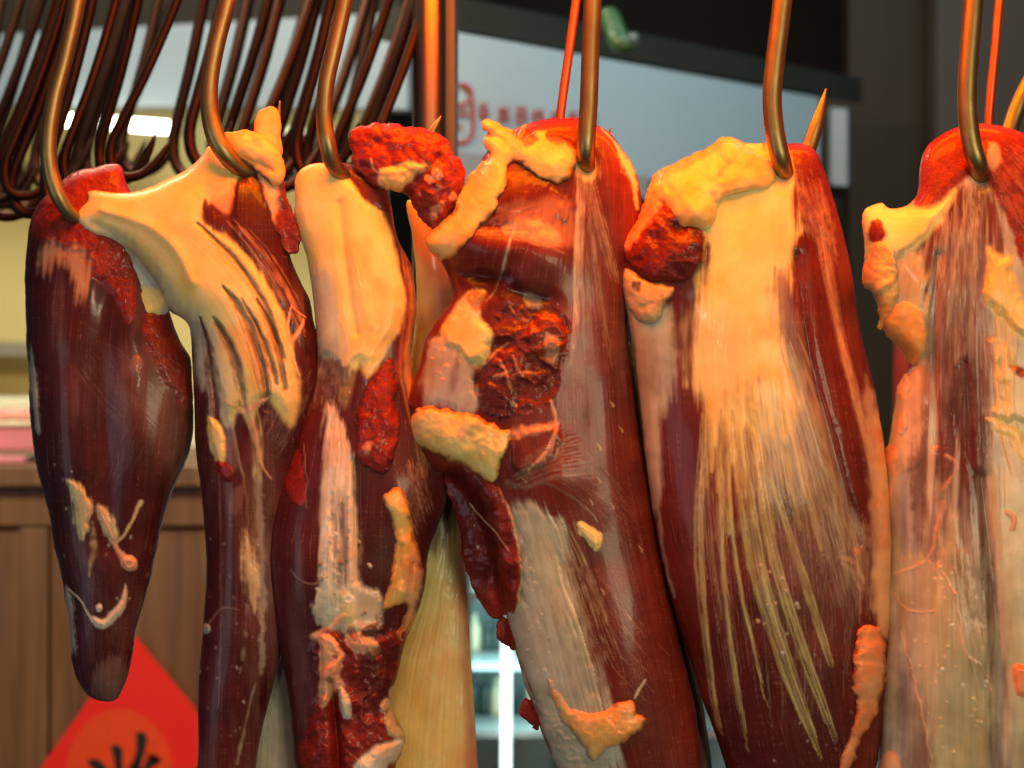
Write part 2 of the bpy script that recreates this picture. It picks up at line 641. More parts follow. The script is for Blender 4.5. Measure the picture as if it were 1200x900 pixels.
def meat_material():
    m, nt, b = node_mat("raw_meat")
    N, L = nt.nodes, nt.links

    def math_(op, a, c=None, clamp=False):
        n = N.new("ShaderNodeMath")
        n.operation = op
        n.use_clamp = clamp
        for k, v in enumerate((a, c)):
            if v is None:
                continue
            if isinstance(v, (int, float)):
                n.inputs[k].default_value = v
            else:
                L.new(v, n.inputs[k])
        return n.outputs[0]
    at = N.new("ShaderNodeAttribute")
    at.attribute_name = "tissue"
    sf = N.new("ShaderNodeAttribute")
    sf.attribute_name = "surface"
    sep = N.new("ShaderNodeSeparateColor")
    L.new(sf.outputs["Color"], sep.inputs[0])
    rough, fat, fib = sep.outputs[0], sep.outputs[1], sep.outputs[2]
    grain = sf.outputs["Alpha"]
    fl = N.new("ShaderNodeAttribute")
    fl.attribute_name = "flow"
    tc = N.new("ShaderNodeTexCoord")

    def noise(vec, scale, detail=3, mapping=None, dist=0.0, rough_=0.5):
        n = N.new("ShaderNodeTexNoise")
        n.inputs["Scale"].default_value = scale
        n.inputs["Detail"].default_value = detail
        n.inputs["Roughness"].default_value = rough_
        n.inputs["Distortion"].default_value = dist
        if mapping:
            mp = N.new("ShaderNodeMapping")
            mp.inputs["Scale"].default_value = mapping
            L.new(vec, mp.inputs[0])
            vec = mp.outputs[0]
        L.new(vec, n.inputs["Vector"])
        return n.outputs[0]
    flow = fl.outputs["Vector"]
    obj = tc.outputs["Object"]
    nf = noise(flow, 1.0, 4, (0.10, 0.006, 1), 0.6, 0.6)     # fibre bundles
    nf2 = noise(flow, 1.0, 3, (0.40, 0.012, 1), 0.3, 0.6)    # fine fibres
    ng = noise(obj, 700.0, 4, None, 0.8, 0.6)                # torn grain
    nl = noise(obj, 170.0, 3, None, 0.6, 0.5)                # fat lumps
    nb = noise(obj, 60.0, 4, None, 0.3, 0.6)                 # blotches
    cross = noise(flow, 1.0, 2, (0.03, 0.35, 1), 0.8, 0.5)   # faint marks across the fibres
    # colour: bundles darker and lighter, grain in cut faces
    v1 = math_('MULTIPLY', math_('SUBTRACT', nf, 0.5), math_('MULTIPLY', fib, 0.8))
    v2 = math_('MULTIPLY', math_('SUBTRACT', nf2, 0.5), math_('MULTIPLY', fib, 0.45))
    v3 = math_('MULTIPLY', math_('SUBTRACT', ng, 0.5), math_('MULTIPLY', grain, 1.2))
    v4 = math_('MULTIPLY', math_('SUBTRACT', nb, 0.5), 0.7)
    v = math_('ADD', math_('ADD', v1, v2), math_('ADD', v3, v4))
    damp = math_('SUBTRACT', 1.0, math_('MULTIPLY', fat, 0.65))
    v = math_('ADD', 1.0, math_('MULTIPLY', v, damp))
    v = math_('MAXIMUM', v, 0.3)
    sc = N.new("ShaderNodeVectorMath")
    sc.operation = 'SCALE'
    L.new(at.outputs["Color"], sc.inputs[0])
    L.new(v, sc.inputs["Scale"])
    # thin pale connective web lying over the muscle
    web = N.new("ShaderNodeMapRange")
    L.new(math_('MULTIPLY', nf2, math_('ADD', 0.55, math_('MULTIPLY', cross, 0.9))), web.inputs[0])
    web.inputs[1].default_value = 0.60
    web.inputs[2].default_value = 0.78
    web.inputs[3].default_value = 0.0
    web.inputs[4].default_value = 0.22
    mx = N.new("ShaderNodeMix")
    mx.data_type = 'RGBA'
    L.new(math_('MULTIPLY', web.outputs[0], fib), mx.inputs[0])
    L.new(sc.outputs[0], mx.inputs[6])
    mx.inputs[7].default_value = (0.50, 0.26, 0.16, 1)
    L.new(mx.outputs[2], b.inputs["Base Color"])
    r = math_('ADD', rough, math_('MULTIPLY', math_('SUBTRACT', nb, 0.5), 0.35))
    r = math_('ADD', r, math_('MULTIPLY', math_('SUBTRACT', ng, 0.5), 0.15))
    L.new(math_('MAXIMUM', r, 0.12), b.inputs["Roughness"])
    # relief
    hgt = math_('ADD', math_('MULTIPLY', nf, math_('MULTIPLY', fib, 0.35)), math_('MULTIPLY', nf2, math_('MULTIPLY', fib, 0.12)))
    hgt = math_('ADD', hgt, math_('MULTIPLY', ng, math_('ADD', 0.06, math_('MULTIPLY', grain, 0.7))))
    hgt = math_('ADD', hgt, math_('MULTIPLY', nl, math_('MULTIPLY', fat, 0.22)))
    bp = N.new("ShaderNodeBump")
    bp.inputs["Strength"].default_value = 0.5
    bp.inputs["Distance"].default_value = 0.0012
    L.new(hgt, bp.inputs["Height"])
    L.new(bp.outputs[0], b.inputs["Normal"])
    b.inputs["Subsurface Weight"].default_value = 0.12
    L.new(math_('ADD', 0.0, math_('MULTIPLY', fat, 0.75)), b.inputs["Subsurface Weight"])
    b.inputs["Subsurface Radius"].default_value = (1.0, 0.35, 0.15)
    b.inputs["Subsurface Scale"].default_value = 0.004
    b.inputs["Specular IOR Level"].default_value = 0.22
    b.inputs["Coat Weight"].default_value = 0.20
    b.inputs["Coat Roughness"].default_value = 0.13
    return m


MEAT = meat_material()
# ================================================================ SETTING AND BACKGROUND
def box_mesh(name, x0, x1, y0, y1, z0, z1, mat, parent=None, bev=0.0):
    V = [(x, y, z) for x in (x0, x1) for y in (y0, y1) for z in (z0, z1)]
    F = [(0, 1, 3, 2), (4, 6, 7, 5), (0, 4, 5, 1), (2, 3, 7, 6), (0, 2, 6, 4), (1, 5, 7, 3)]
    o = mesh_np(name, V, F, mat, parent, smooth=False)
    if bev:
        b = o.modifiers.new("bevel", 'BEVEL')
        b.width = bev
        b.segments = 2
    return o


def tube(name, pts, mat, parent=None, n=12, sub=5):
    """pts (world x, y, z, radius)"""
    q = smooth_poly(pts, sub, closed=False)
    c, r = q[:, :3], np.maximum(q[:, 3], 1e-5)
    m = len(q)
    V, F = [], []
    up = None
    for i in range(m):
        t = c[min(i + 1, m - 1)] - c[max(i - 1, 0)]
        t = t / (np.linalg.norm(t) + 1e-12)
        if up is None:
            up = np.cross(t, (0.3, 1, 0.1))
        up = up - t * up.dot(t)
        up /= np.linalg.norm(up) + 1e-12
        side = np.cross(t, up)
        for k in range(n):
            a = 2 * math.pi * k / n
            V.append(c[i] + r[i] * (up * math.cos(a) + side * math.sin(a)))
    V.append(c[0])
    V.append(c[-1])
    a0, a1 = m * n, m * n + 1
    for i in range(m - 1):
        for k in range(n):
            k2 = (k + 1) % n
            F.append((i * n + k, i * n + k2, (i + 1) * n + k2, (i + 1) * n + k))
    for k in range(n):
        k2 = (k + 1) % n
        F.append((a0, k2, k, k))
        F.append((a1, (m - 1) * n + k, (m - 1) * n + k2, (m - 1) * n + k2))
    quads = [f for f in F if len(set(f)) == 4]
    me = bpy.data.meshes.new(name)
    off = Vector((0, 0, 0))
    p = parent
    while p is not None:
        off += p.location
        p = p.parent
    me.from_pydata([tuple(Vector(v) - off) for v in V], [], quads + [f[:3] for f in F if len(set(f)) == 3])
    me.update()
    me.polygons.foreach_set("use_smooth", [True] * len(me.polygons))
    me.materials.append(mat)
    return link(bpy.data.objects.new(name, me), parent)


def quad_slab(name, corners, th, mat, parent=None):
    """four world corners (counter-clockwise seen from the camera), th metres thick away from the camera"""
    A = [Vector(c) for c in corners]
    nrm = (A[1] - A[0]).cross(A[3] - A[0]).normalized()
    if nrm.y < 0:
        nrm = -nrm
    B = [a + nrm * th for a in A]
    V = [tuple(v) for v in A + B]
    F = [(0, 1, 2, 3), (7, 6, 5, 4), (0, 4, 5, 1), (1, 5, 6, 2), (2, 6, 7, 3), (3, 7, 4, 0)]
    return mesh_np(name, V, F, mat, parent, smooth=False)


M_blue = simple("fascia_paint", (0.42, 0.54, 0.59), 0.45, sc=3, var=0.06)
M_yellow = simple("cream_wall_paint", (0.62, 0.50, 0.19), 0.6, sc=4, var=0.08)
M_dark = simple("dark_brown_wall", (0.016, 0.013, 0.008), 0.6, sc=5, var=0.3, spec=0.15)
M_panel = simple("brown_panel", (0.030, 0.021, 0.011), 0.5, sc=6, var=0.2, aniso=(8, 8, 0.5), spec=0.15)
M_greyp = simple("grey_panel", (0.060, 0.050, 0.040), 0.5, sc=5, var=0.12, spec=0.15)
M_beam = simple("dark_beam", (0.028, 0.030, 0.024), 0.5, sc=8, var=0.3, spec=0.15)
M_steel = simple("steel_post", (0.34, 0.25, 0.17), 0.28, 1.0, sc=12, var=0.15, aniso=(1, 1, 0.1))
M_greym = simple("grey_paint", (0.08, 0.11, 0.13), 0.4, sc=9, var=0.15)
M_red = simple("sign_red", (0.42, 0.06, 0.05), 0.5, sc=9, var=0.1)
M_paper = simple("red_paper", (0.85, 0.02, 0.012), 0.55, sc=300, var=0.12, bump=0.1)
M_gold = simple("orange_print", (0.80, 0.075, 0.012), 0.5, sc=260, var=0.15)
M_ink = simple("black_ink", (0.015, 0.018, 0.016), 0.4, sc=40, var=0.2)
M_pink = simple("pink_tray", (0.62, 0.22, 0.26), 0.35, sc=30, var=0.15)
M_ledge = simple("pale_ledge", (0.78, 0.74, 0.50), 0.4, sc=14, var=0.06)
M_green = simple("green_leaf_plastic", (0.03, 0.085, 0.025), 0.35, sc=60, var=0.35)
M_teal = simple("fridge_inside", (0.42, 0.56, 0.57), 0.35, sc=14, var=0.3, aniso=(1, 1, 0.4))
M_teald = simple("fridge_frame", (0.04, 0.07, 0.065), 0.35, sc=14, var=0.2)
M_tube = emit("tube_light", (1.0, 1.0, 0.82), 9.0)
M_led = emit("fridge_tube_light", (0.80, 1.0, 1.0), 2.2)


def wood_mat():
    m, nt, b = node_mat("cabinet_wood")
    N, L = nt.nodes, nt.links
    tc = N.new("ShaderNodeTexCoord")
    mp = N.new("ShaderNodeMapping")
    mp.inputs["Scale"].default_value = (16, 16, 0.9)
    L.new(tc.outputs["Object"], mp.inputs[0])
    n = N.new("ShaderNodeTexNoise")
    n.inputs["Scale"].default_value = 4
    n.inputs["Detail"].default_value = 7
    n.inputs["Distortion"].default_value = 0.7
    L.new(mp.outputs[0], n.inputs["Vector"])
    r = N.new("ShaderNodeValToRGB")
    r.color_ramp.elements[0].position = 0.3
    r.color_ramp.elements[0].color = (0.115, 0.056, 0.024, 1)
    r.color_ramp.elements[1].position = 0.72
    r.color_ramp.elements[1].color = (0.235, 0.128, 0.055, 1)
    L.new(n.outputs[0], r.inputs[0])
    L.new(r.outputs[0], b.inputs["Base Color"])
    b.inputs["Roughness"].default_value = 0.45
    return m


M_wood = wood_mat()


def PW(px, py, d):
    """photo pixel at d metres behind the meat plane"""
    return P(px, py, -d / S)


def struct(o):
    o["kind"] = "structure"
    return o


# far walls
struct(quad_slab("back_wall", [PW(430, 1300, 3.2), PW(1500, 1300, 3.2), PW(1500, -500, 3.2), PW(430, -500, 3.2)], 0.05, M_dark))
lw = struct(quad_slab("left_wall", [PW(-500, 1200, 2.05), PW(452, 1200, 2.05), PW(452, 100, 2.05), PW(-500, 100, 2.05)], 0.04, M_yellow))
struct(quad_slab("ceiling_soffit", [PW(-500, 60, 1.90), PW(470, 20, 1.75), PW(470, -300, 1.75), PW(-500, -300, 1.90)], 0.05, M_dark))

# shelf edge on the left wall
sh = quad_slab("wall_shelf", [PW(-200, 412, 1.95), PW(60, 418, 1.95), PW(60, 402, 1.95), PW(-200, 394, 1.95)], 0.10, simple("shelf_grey", (0.22, 0.20, 0.14), 0.5))
tag(sh, "thin grey shelf edge on the cream wall behind the leftmost dark cut", "shelf")

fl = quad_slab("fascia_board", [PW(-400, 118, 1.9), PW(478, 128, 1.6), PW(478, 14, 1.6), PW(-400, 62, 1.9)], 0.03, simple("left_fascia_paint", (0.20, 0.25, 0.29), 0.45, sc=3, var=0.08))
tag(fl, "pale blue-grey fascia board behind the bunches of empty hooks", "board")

# fluorescent tube
tb = empty("fluorescent_lamp", PW(120, 150, 1.55), "bright fluorescent tube glowing behind the empty hooks on the left", "lamp")
a = PW(30, 137, 1.75)
b_ = PW(206, 150, 1.62)
c_ = PW(410, 166, 1.50)
tube("light_tube", [a + (0.009,), tuple((np.array(a) + np.array(b_)) / 2) + (0.009,), b_ + (0.009,)], M_tube, tb, 12, 2)
tb2 = empty("fluorescent_lamp", PW(370, 160, 1.9), "short fluorescent tube glinting between the hooks above the middle cuts", "lamp")
M_tube2 = emit("tube_light_dim", (1.0, 1.0, 0.55), 1.1)
tube("light_tube", [PW(325, 155, 1.9) + (0.010,), PW(370, 160, 1.9) + (0.010,), PW(415, 164, 1.9) + (0.010,)], M_tube2, tb2, 12, 2)
for t_, e_ in ((tb, a), (tb, b_), (tb2, PW(322, 155, 1.9)), (tb2, PW(418, 164, 1.9))):
    e = Vector(e_)
    tube("end_cap", [(e.x - 0.008, e.y, e.z + 0.001, 0.0125), (e.x, e.y, e.z, 0.0125), (e.x + 0.008, e.y, e.z - 0.001, 0.0125)], M_ledge, t_, 12, 1)

# sign board that recedes to the right
sg = empty("shop_sign", PW(535, 172, 0.9), "pale blue shop sign with red characters receding behind the red-topped cuts", "sign")
A0, A1, B1, B0 = PW(532, 205, 0.9), PW(996, 216, 1.6), PW(996, 121, 1.6), PW(532, 37, 0.9)
quad_slab("sign_panel", [A0, A1, B1, B0], 0.03, M_blue, sg)
M_trim = simple("sign_trim", (0.30, 0.33, 0.35), 0.4, sc=5, var=0.05)
n0, n1 = Vector(PW(958, 213, 1.55)), Vector(PW(996, 217, 1.59))
f = quad_slab("end_frame", [PW(955, 214, 1.52), PW(998, 219, 1.57), PW(998, 119, 1.57), PW(955, 112, 1.52)], 0.02, M_greyp, sg)
quad_slab("frame_edge", [PW(975, 216, 1.515), PW(993, 218, 1.52), PW(993, 128, 1.52), PW(975, 126, 1.515)], 0.01, M_trim, sg)
quad_slab("lower_rail", [PW(532, 216, 0.895), PW(760, 232, 1.15), PW(760, 207, 1.15), PW(532, 176, 0.895)], 0.02, M_trim, sg)

# lettering lies in the plane of the sign


def sign_point(u, v):
    a0, a1, b0, b1 = map(Vector, (A0, A1, B0, B1))
    return a0.lerp(a1, u).lerp(b0.lerp(b1, u), v)


e_u = (Vector(A1) - Vector(A0)).normalized()
e_v = (Vector(B0) - Vector(A0)).normalized()
e_n = e_u.cross(e_v).normalized()
if e_n.y > 0:
    e_n = -e_n


def px_on_sign(px, py):
    """where the line of sight through a photo pixel meets the sign"""
    o = Vector((0, -D, 0))
    d = Vector(P(px, py, 0)) - o
    p0 = Vector(A0) + e_n * 0.002
    t = (p0 - o).dot(e_n) / d.dot(e_n)
    return o + d * t


def ribbon(name, strokes, mat, parent, place, nrm, th=0.001):
    """flat brush strokes: each a list of (px, py, half width px)"""
    V, F = [], []
    for st in strokes:
        q = smooth_poly(st, 4, closed=False)
        m = len(q)
        b0 = len(V)
        for i in range(m):
            t = q[min(i + 1, m - 1), :2] - q[max(i - 1, 0), :2]
            t = t / (np.linalg.norm(t) + 1e-9)
            nn = np.array([-t[1], t[0]]) * q[i, 2]
            for sgn in (-1, 1):
                p = Vector(place(q[i, 0] + sgn * nn[0], q[i, 1] + sgn * nn[1]))
                V.append(tuple(p))
                V.append(tuple(p + nrm * th))
        for i in range(m - 1):
            a = b0 + 4 * i
            F += [(a + 1, a + 3, a + 7, a + 5), (a, a + 4, a + 6, a + 2), (a, a + 1, a + 5, a + 4), (a + 2, a + 6, a + 7, a + 3)]
        e = b0 + 4 * (m - 1)
        F += [(b0, b0 + 2, b0 + 3, b0 + 1), (e, e + 1, e + 3, e + 2)]
    return mesh_np(name, V, F, mat, parent, smooth=False)


# big outlined emblem at the left end of the sign
ribbon("emblem", [[(536, 98, 1.2), (546, 101, 2.6), (552, 110, 3)], [(536, 124, 1.5), (545, 120, 1.5), (549, 118, 2)],
                  [(552, 112, 1.4), (554, 130, 1.6), (554, 150, 1.6), (551, 162, 1.8), (540, 167, 2.4), (534, 166, 1.5)],
                  [(534, 136, 1.3), (546, 134, 1.5), (550, 133, 1.2)], [(536, 149, 2.5), (541, 150, 2.2)], [(534, 128, 1.2), (547, 127, 1.2)]],
       M_red, sg, px_on_sign, e_n)
# small row of characters
def glyph(cx, cy, w, h, st):
    return [[(cx + a * w, cy + b * h, t) for a, b, t in s_] for s_ in st]


G1 = [[(-.4, -.45, 1), (.4, -.45, 1)], [(0, -.5, 1), (0, -.1, 1)], [(-.5, -.1, 1), (.5, -.12, 1)], [(-.35, .15, 1), (.35, .15, 1)], [(-.3, .45, 1), (.3, .45, 1)], [(-.3, .15, 1), (-.3, .45, 1)], [(.3, .15, 1), (.3, .45, 1)]]
G2 = [[(-.5, -.3, 1), (.5, -.3, 1)], [(-.25, -.5, 1), (-.25, -.15, 1)], [(.25, -.5, 1), (.25, -.15, 1)], [(-.4, 0, 1), (.4, 0, 1)], [(0, -.2, 1), (0, .1, 1)], [(0, .1, 1), (-.4, .5, 1)], [(0, .1, 1), (.4, .5, 1)], [(-.5, .2, 1), (.5, .2, 1)]]
G3 = [[(-.35, -.5, 1), (.35, -.5, 1)], [(-.35, -.5, 1), (-.35, .5, 1)], [(.35, -.5, 1), (.35, .5, 1)], [(-.35, 0, 1), (.35, 0, 1)], [(-.35, .5, 1), (.35, .5, 1)]]
G4 = [[(-.4, -.4, 1), (.4, -.4, 1)], [(.35, -.4, 1), (.35, .4, 1)], [(-.4, -.05, 1), (.3, -.05, 1)], [(-.4, -.4, 1), (-.4, .4, 1)]]
G5 = [[(-.5, -.35, 1), (.5, -.35, 1)], [(0, -.5, 1), (0, .5, 1)], [(-.4, 0, 1), (.4, 0, 1)], [(-.5, .4, 1), (.5, .4, 1)], [(-.35, -.1, 1), (-.35, .3, 1)]]
for k, (cx, cy, gg) in enumerate(((567, 130, G1), (590, 134, G2), (611, 135, G3), (631, 137, G4), (652, 139, G5), (672, 140, G1), (693, 142, G2))):
    ribbon("character", glyph(cx, cy, 12, 18, gg), M_red, sg, px_on_sign, e_n)

# dark beam over the sign, with a green object on it
bm_ = quad_slab("overhead_beam", [PW(532, 33, 0.92), PW(1010, 120, 1.62), PW(1010, 92, 1.62), PW(532, -5, 0.92)], 0.10, M_beam)
tag(bm_, "dark grey beam running along the top edge of the pale sign", "beam")
g = empty("green_bundle", PW(722, 50, 0.95), "small green leafy bundle lying on the dark beam above the sign", "plant")
rr = random.Random(4)
for k in range(5):
    a0, a1 = PW(700 + 3 * k, 22 + 3 * k, 0.93 - 0.01 * k), PW(728 + 3 * k, 36 + 5 * k, 0.92 - 0.01 * k)
    mid = tuple((a + c) / 2 for a, c in zip(a0, a1))
    tube("leaf", [a0 + (0.002,), (mid[0], mid[1], mid[2] + 0.008 - 0.003 * k, 0.011), a1 + (0.004,)], M_green, g, 8, 3)
tube("pale_end", [PW(733, 42, 0.90) + (0.004,), PW(739, 48, 0.90) + (0.010,), PW(744, 54, 0.90) + (0.004,)], simple("pale_plastic", (0.12, 0.15, 0.14), 0.3), g, 8, 3)

# right hand panels
p1 = quad_slab("wall_panel", [PW(996, 1200, 1.9), PW(1096, 1200, 1.9), PW(1096, -400, 1.9), PW(996, -400, 1.9)], 0.05, M_panel)
p2 = quad_slab("wall_panel", [PW(1098, 1200, 1.8), PW(1500, 1200, 1.8), PW(1500, -400, 1.8), PW(1098, -400, 1.8)], 0.05, M_greyp)
p3 = quad_slab("wall_panel", [PW(560, 1200, 1.95), PW(992, 1200, 1.95), PW(992, 232, 1.95), PW(560, 232, 1.95)], 0.05, M_dark)
struct(p1)
struct(p2)
struct(p3)
rc = tube("hanging_strap", [PW(1058, 380, 0.6) + (0.006,), PW(1060, 430, 0.6) + (0.009,), PW(1060, 520, 0.6) + (0.009,), PW(1058, 900, 0.6) + (0.009,)], simple("dark_red_cloth", (0.20, 0.012, 0.012), 0.5), None, 10, 3)
tag(rc, "dark red strap hanging in the gap left of the rightmost cut", "strap")

# steel post behind the hooks
po = empty("steel_post", PW(506, 1100, 0.22), "upright steel post behind the round red-capped cut", "post")
tube("post_tube", [PW(503, 1200, 0.22) + (0.0100,), PW(503, 400, 0.22) + (0.0100,), PW(503, -400, 0.22) + (0.0100,)], M_steel, po, 24, 2)
x0 = PW(519, 0, 0.24)
box_mesh("side_plate", x0[0], x0[0] + 0.0075, 0.235, 0.30, -0.35, 0.40, M_greym, po, 0.0008)

# wooden counter with panelled door fronts
ct = empty("wooden_counter", PW(100, 1000, 1.0), "brown wooden counter front with panelled doors behind the leftmost cuts", "counter")
cz = PW(0, 548, 1.0)[2]
cb = PW(0, 1150, 1.0)[2]
cx0, cx1 = PW(-300, 0, 1.0)[0], PW(430, 0, 1.0)[0]
box_mesh("carcass", cx0, cx1, 1.02, 1.5, cb, cz - 0.02, M_wood, ct)
box_mesh("counter_top", cx0, cx1, 0.985, 1.5, cz - 0.02, cz + 0.004, M_wood, ct, 0.003)
box_mesh("top_rail", cx0, cx1, 1.000, 1.02, cz - 0.062, cz - 0.021, M_wood, ct, 0.002)
for xa, xb in ((-300, -140), (-136, 55), (59, 300), (304, 428)):
    X0, X1 = PW(xa, 0, 1.0)[0], PW(xb, 0, 1.0)[0]
    dr = box_mesh("door_panel", X0, X1, 1.008, 1.02, cb, cz - 0.064, M_wood, ct, 0.002)
    w_ = 0.03
    box_mesh("stile", X0, X0 + w_, 1.001, 1.009, cb, cz - 0.064, M_wood, dr, 0.0015)
    box_mesh("stile", X1 - w_, X1, 1.001, 1.009, cb, cz - 0.064, M_wood, dr, 0.0015)

tr = empty("meat_tray", PW(0, 545, 1.1), "pink meat tray with a pale rim on the counter at the left edge", "tray")
ty = 1.02
X0, X1 = PW(-160, 0, 1.0)[0], PW(40, 0, 1.0)[0]
zt = PW(0, 527, 1.05)[2]
box_mesh("tray_box", X0, X1, ty, ty + 0.18, zt, PW(0, 500, 1.0)[2], M_pink, tr, 0.003)
box_mesh("tray_rim", X0 - 0.003, X1 + 0.003, ty - 0.004, ty + 0.184, PW(0, 500, 1.0)[2] + 0.0005, PW(0, 495, 1.0)[2], M_ledge, tr, 0.001)
rr = random.Random(9)
for k in range(7):
    cx = X0 + (k + .5) * (X1 - X0) / 7
    z0 = PW(0, 495, 1.0)[2]
    tube("meat_slice", [(cx - 0.02, ty + 0.03, z0 + 0.003, 0.004), (cx, ty + 0.03, z0 + 0.008, 0.007), (cx + 0.02, ty + 0.04, z0 + 0.002, 0.003)], simple("pale_meat", (0.60, 0.28, 0.24), 0.4), tr, 8, 3)
t2 = box_mesh("flat_tray", PW(-150, 0, 1.0)[0], PW(30, 0, 1.0)[0], 0.99, 1.012, cz + 0.0045, cz + 0.012, M_pink, None, 0.002)
tag(t2, "flat pink tray lying on the wooden counter in front of the deeper tray", "tray")
ld = box_mesh("cream_ledge", PW(-300, 0, 1.6)[0], PW(300, 0, 1.6)[0], 1.52, 1.95, PW(0, 640, 1.6)[2], PW(0, 466, 1.6)[2], M_ledge, None, 0.004)
tag(ld, "pale cream ledge along the wall behind the meat tray", "ledge")

# red paper diamond on the counter front
dm = empty("red_paper_diamond", PW(145, 880, 0.97), "red paper diamond with a black brush character stuck on the wooden counter", "poster")


def PD(px, py):
    return Vector(PW(px, py, 0.992))


quad_slab("paper", [PD(30, 925), PD(120, 1075), PD(255, 862), PD(157, 744)], 0.001, M_paper, dm)
ring = [(140 + 62 * math.cos(t), 905 + 74 * math.sin(t)) for t in np.linspace(0, 2 * math.pi, 40, endpoint=False)]
rv = [tuple(PD(x, y) + Vector((0, -0.0006, 0))) for x, y in ring]
cen = tuple(PD(140, 905) + Vector((0, -0.0006, 0)))
mesh_np("printed_disc", rv + [cen], [(i, (i + 1) % 40, 40) for i in range(40)], M_gold, dm, smooth=False)
ribbon("brush_character", [
    [(104, 893, 3.0), (113, 895, 5.5), (122, 903, 4.0), (128, 916, 2)],
    [(131, 875, 2.0), (137, 879, 6.5), (139, 890, 4.5), (140, 912, 5.5)],
    [(160, 860, 2.0), (166, 864, 6.5), (165, 880, 5.0), (161, 893, 5.0), (158, 912, 5.5)],
    [(185, 887, 5.0), (177, 893, 5.5), (170, 903, 3.5), (163, 912, 2)],
    [(173, 884, 1.0), (181, 888, 3.0), (187, 893, 4.0)],
    [(150, 899, 1.5), (160, 896, 3.5)],
    [(104, 920, 5), (130, 917, 5), (160, 915, 5), (186, 919, 5)],
    [(118, 945, 4), (140, 942, 4), (168, 943, 4)], [(143, 925, 5), (143, 960, 5), (142, 990, 4)],
    [(110, 968, 4), (140, 964, 4), (178, 966, 4)]],
    M_ink, dm, lambda px, py: PD(px, py) + Vector((0, -0.0012, 0)), Vector((0, -1, 0)), 0.0004)

# glass fronted fridge in the middle distance
fr = empty("display_fridge", PW(620, 1100, 1.15), "glass display fridge with a bright upright light tube between two cuts", "fridge")
X0, X1 = PW(520, 0, 1.2)[0], PW(900, 0, 1.2)[0]
zt, zb = PW(0, 560, 1.2)[2], PW(0, 1150, 1.2)[2]
box_mesh("cabinet_back", X0, X1, 1.50, 1.52, zb, zt, M_teal, fr)
for a_, b2 in ((520, 552), (645, 668), (790, 806), (890, 900)):
    box_mesh("frame_post", PW(a_, 0, 1.2)[0], PW(b2, 0, 1.2)[0], 1.19, 1.23, zb, zt, M_teald if a_ != 520 else M_greym, fr, 0.002)
box_mesh("top_frame", X0, X1, 1.185, 1.52, zt + 0.0005, zt + 0.05, M_teald, fr, 0.002)
for py_ in (700, 782, 860, 960):
    z_ = PW(0, py_, 1.3)[2]
    box_mesh("shelf", X0 + 0.004, X1 - 0.004, 1.28, 1.49, z_, z_ + 0.008, M_teal, fr)
tube("light_tube", [PW(594, 745, 1.25) + (0.0062,), PW(593, 860, 1.25) + (0.0062,), PW(592, 1100, 1.25) + (0.0062,)], M_led, fr, 12, 2)
# goods on the shelves
rr = random.Random(12)
for k in range(14):
    px = 556 + (k % 7) * 14 + rr.uniform(-2, 2)
    pz = (782, 860)[k // 7]
    z0 = PW(0, pz, 1.3)[2] + 0.009
    X = PW(px, 0, 1.38)[0]
    h_ = rr.uniform(0.03, 0.055)
    bt = tube("bottle", [(X, 1.38, z0, 0.008), (X, 1.38, z0 + h_ * 0.6, 0.008), (X, 1.38, z0 + h_ * 0.8, 0.004), (X, 1.38, z0 + h_, 0.0035)], M_teald if k % 3 else M_ledge, None, 10, 3)
    tag(bt, "small dark bottle standing on a shelf inside the glass fridge", "bottle", "bottles in the fridge")
area("fridge_light", (0.05, 1.30, -0.25), (0.05, 1.5, -0.3), 0.25, 0.3, 0.8, (0.6, 1.0, 1.0))
# ================================================================ MEAT ON THE HOOKS
# ---------- first cut from the left: narrow dark shank
r1 = empty("dark_beef_shank", P(130, 230), "narrow dark maroon beef cut hanging at the far left, tapering to a point", "meat", "beef cuts hanging in a row")
p = Piece([(45, 238), (60, 224), (77, 208), (95, 198), (112, 196), (126, 192), (142, 194), (147, 212), (160, 240), (176, 290), (192, 345), (203, 380),
           (212, 402), (223, 420), (225, 450), (226, 490), (224, 520), (214, 550), (200, 580), (190, 612), (181, 655), (176, 680), (166, 715), (158, 745),
           (154, 775), (147, 800), (138, 818), (124, 822), (104, 815), (90, 796), (84, 770), (82, 735), (76, 700), (70, 668), (63, 636), (57, 600),
           (50, 575), (42, 540), (36, 500), (33, 440), (30, 380), (29, 330), (31, 290), (36, 258)],
          'dark', depth=-28, fat=0.55, back=0.6, seed=11, rough_edge=1.6,
          guides=[[(40, 200), (30, 350), (45, 550), (90, 800)], [(140, 200), (110, 400), (110, 600), (120, 820)], [(180, 200), (225, 420), (200, 600), (150, 810)]])
p.blob([(36, 262), (60, 222), (100, 196), (142, 192), (150, 220), (160, 300), (160, 350), (150, 375), (130, 345), (105, 318), (98, 300), (75, 290), (52, 285)], 'cut', 1, 5, 7, 18, 2.5, 10)
p.crumple([(50, 240), (140, 200), (155, 330), (140, 350), (105, 310), (60, 285)], 2.2, 9)
p.blob([(50, 300), (60, 285), (80, 290), (100, 296), (103, 320), (100, 345), (94, 352), (88, 330), (80, 312), (62, 306), (54, 318)], 'fatpink', 0.5, 8, 5, 12)
p.blob([(170, 372), (195, 362), (212, 395), (226, 420), (228, 470), (215, 475), (195, 450), (180, 425), (168, 400)], 'cut', 1, 4, 6, 12, 2, 10, tint=(.75, .8, .8))
p.crumple([(172, 375), (200, 370), (226, 430), (222, 475), (190, 440)], 3.0, 8)
p.blob([(154, 420), (163, 416), (168, 426), (160, 440), (153, 434)], 'film', .9, 2, 1, 6, 2, 6)
p.blob([(150, 400), (220, 470), (222, 540), (190, 560), (150, 530), (130, 470)], 'film', .35, 22, 10, 30)
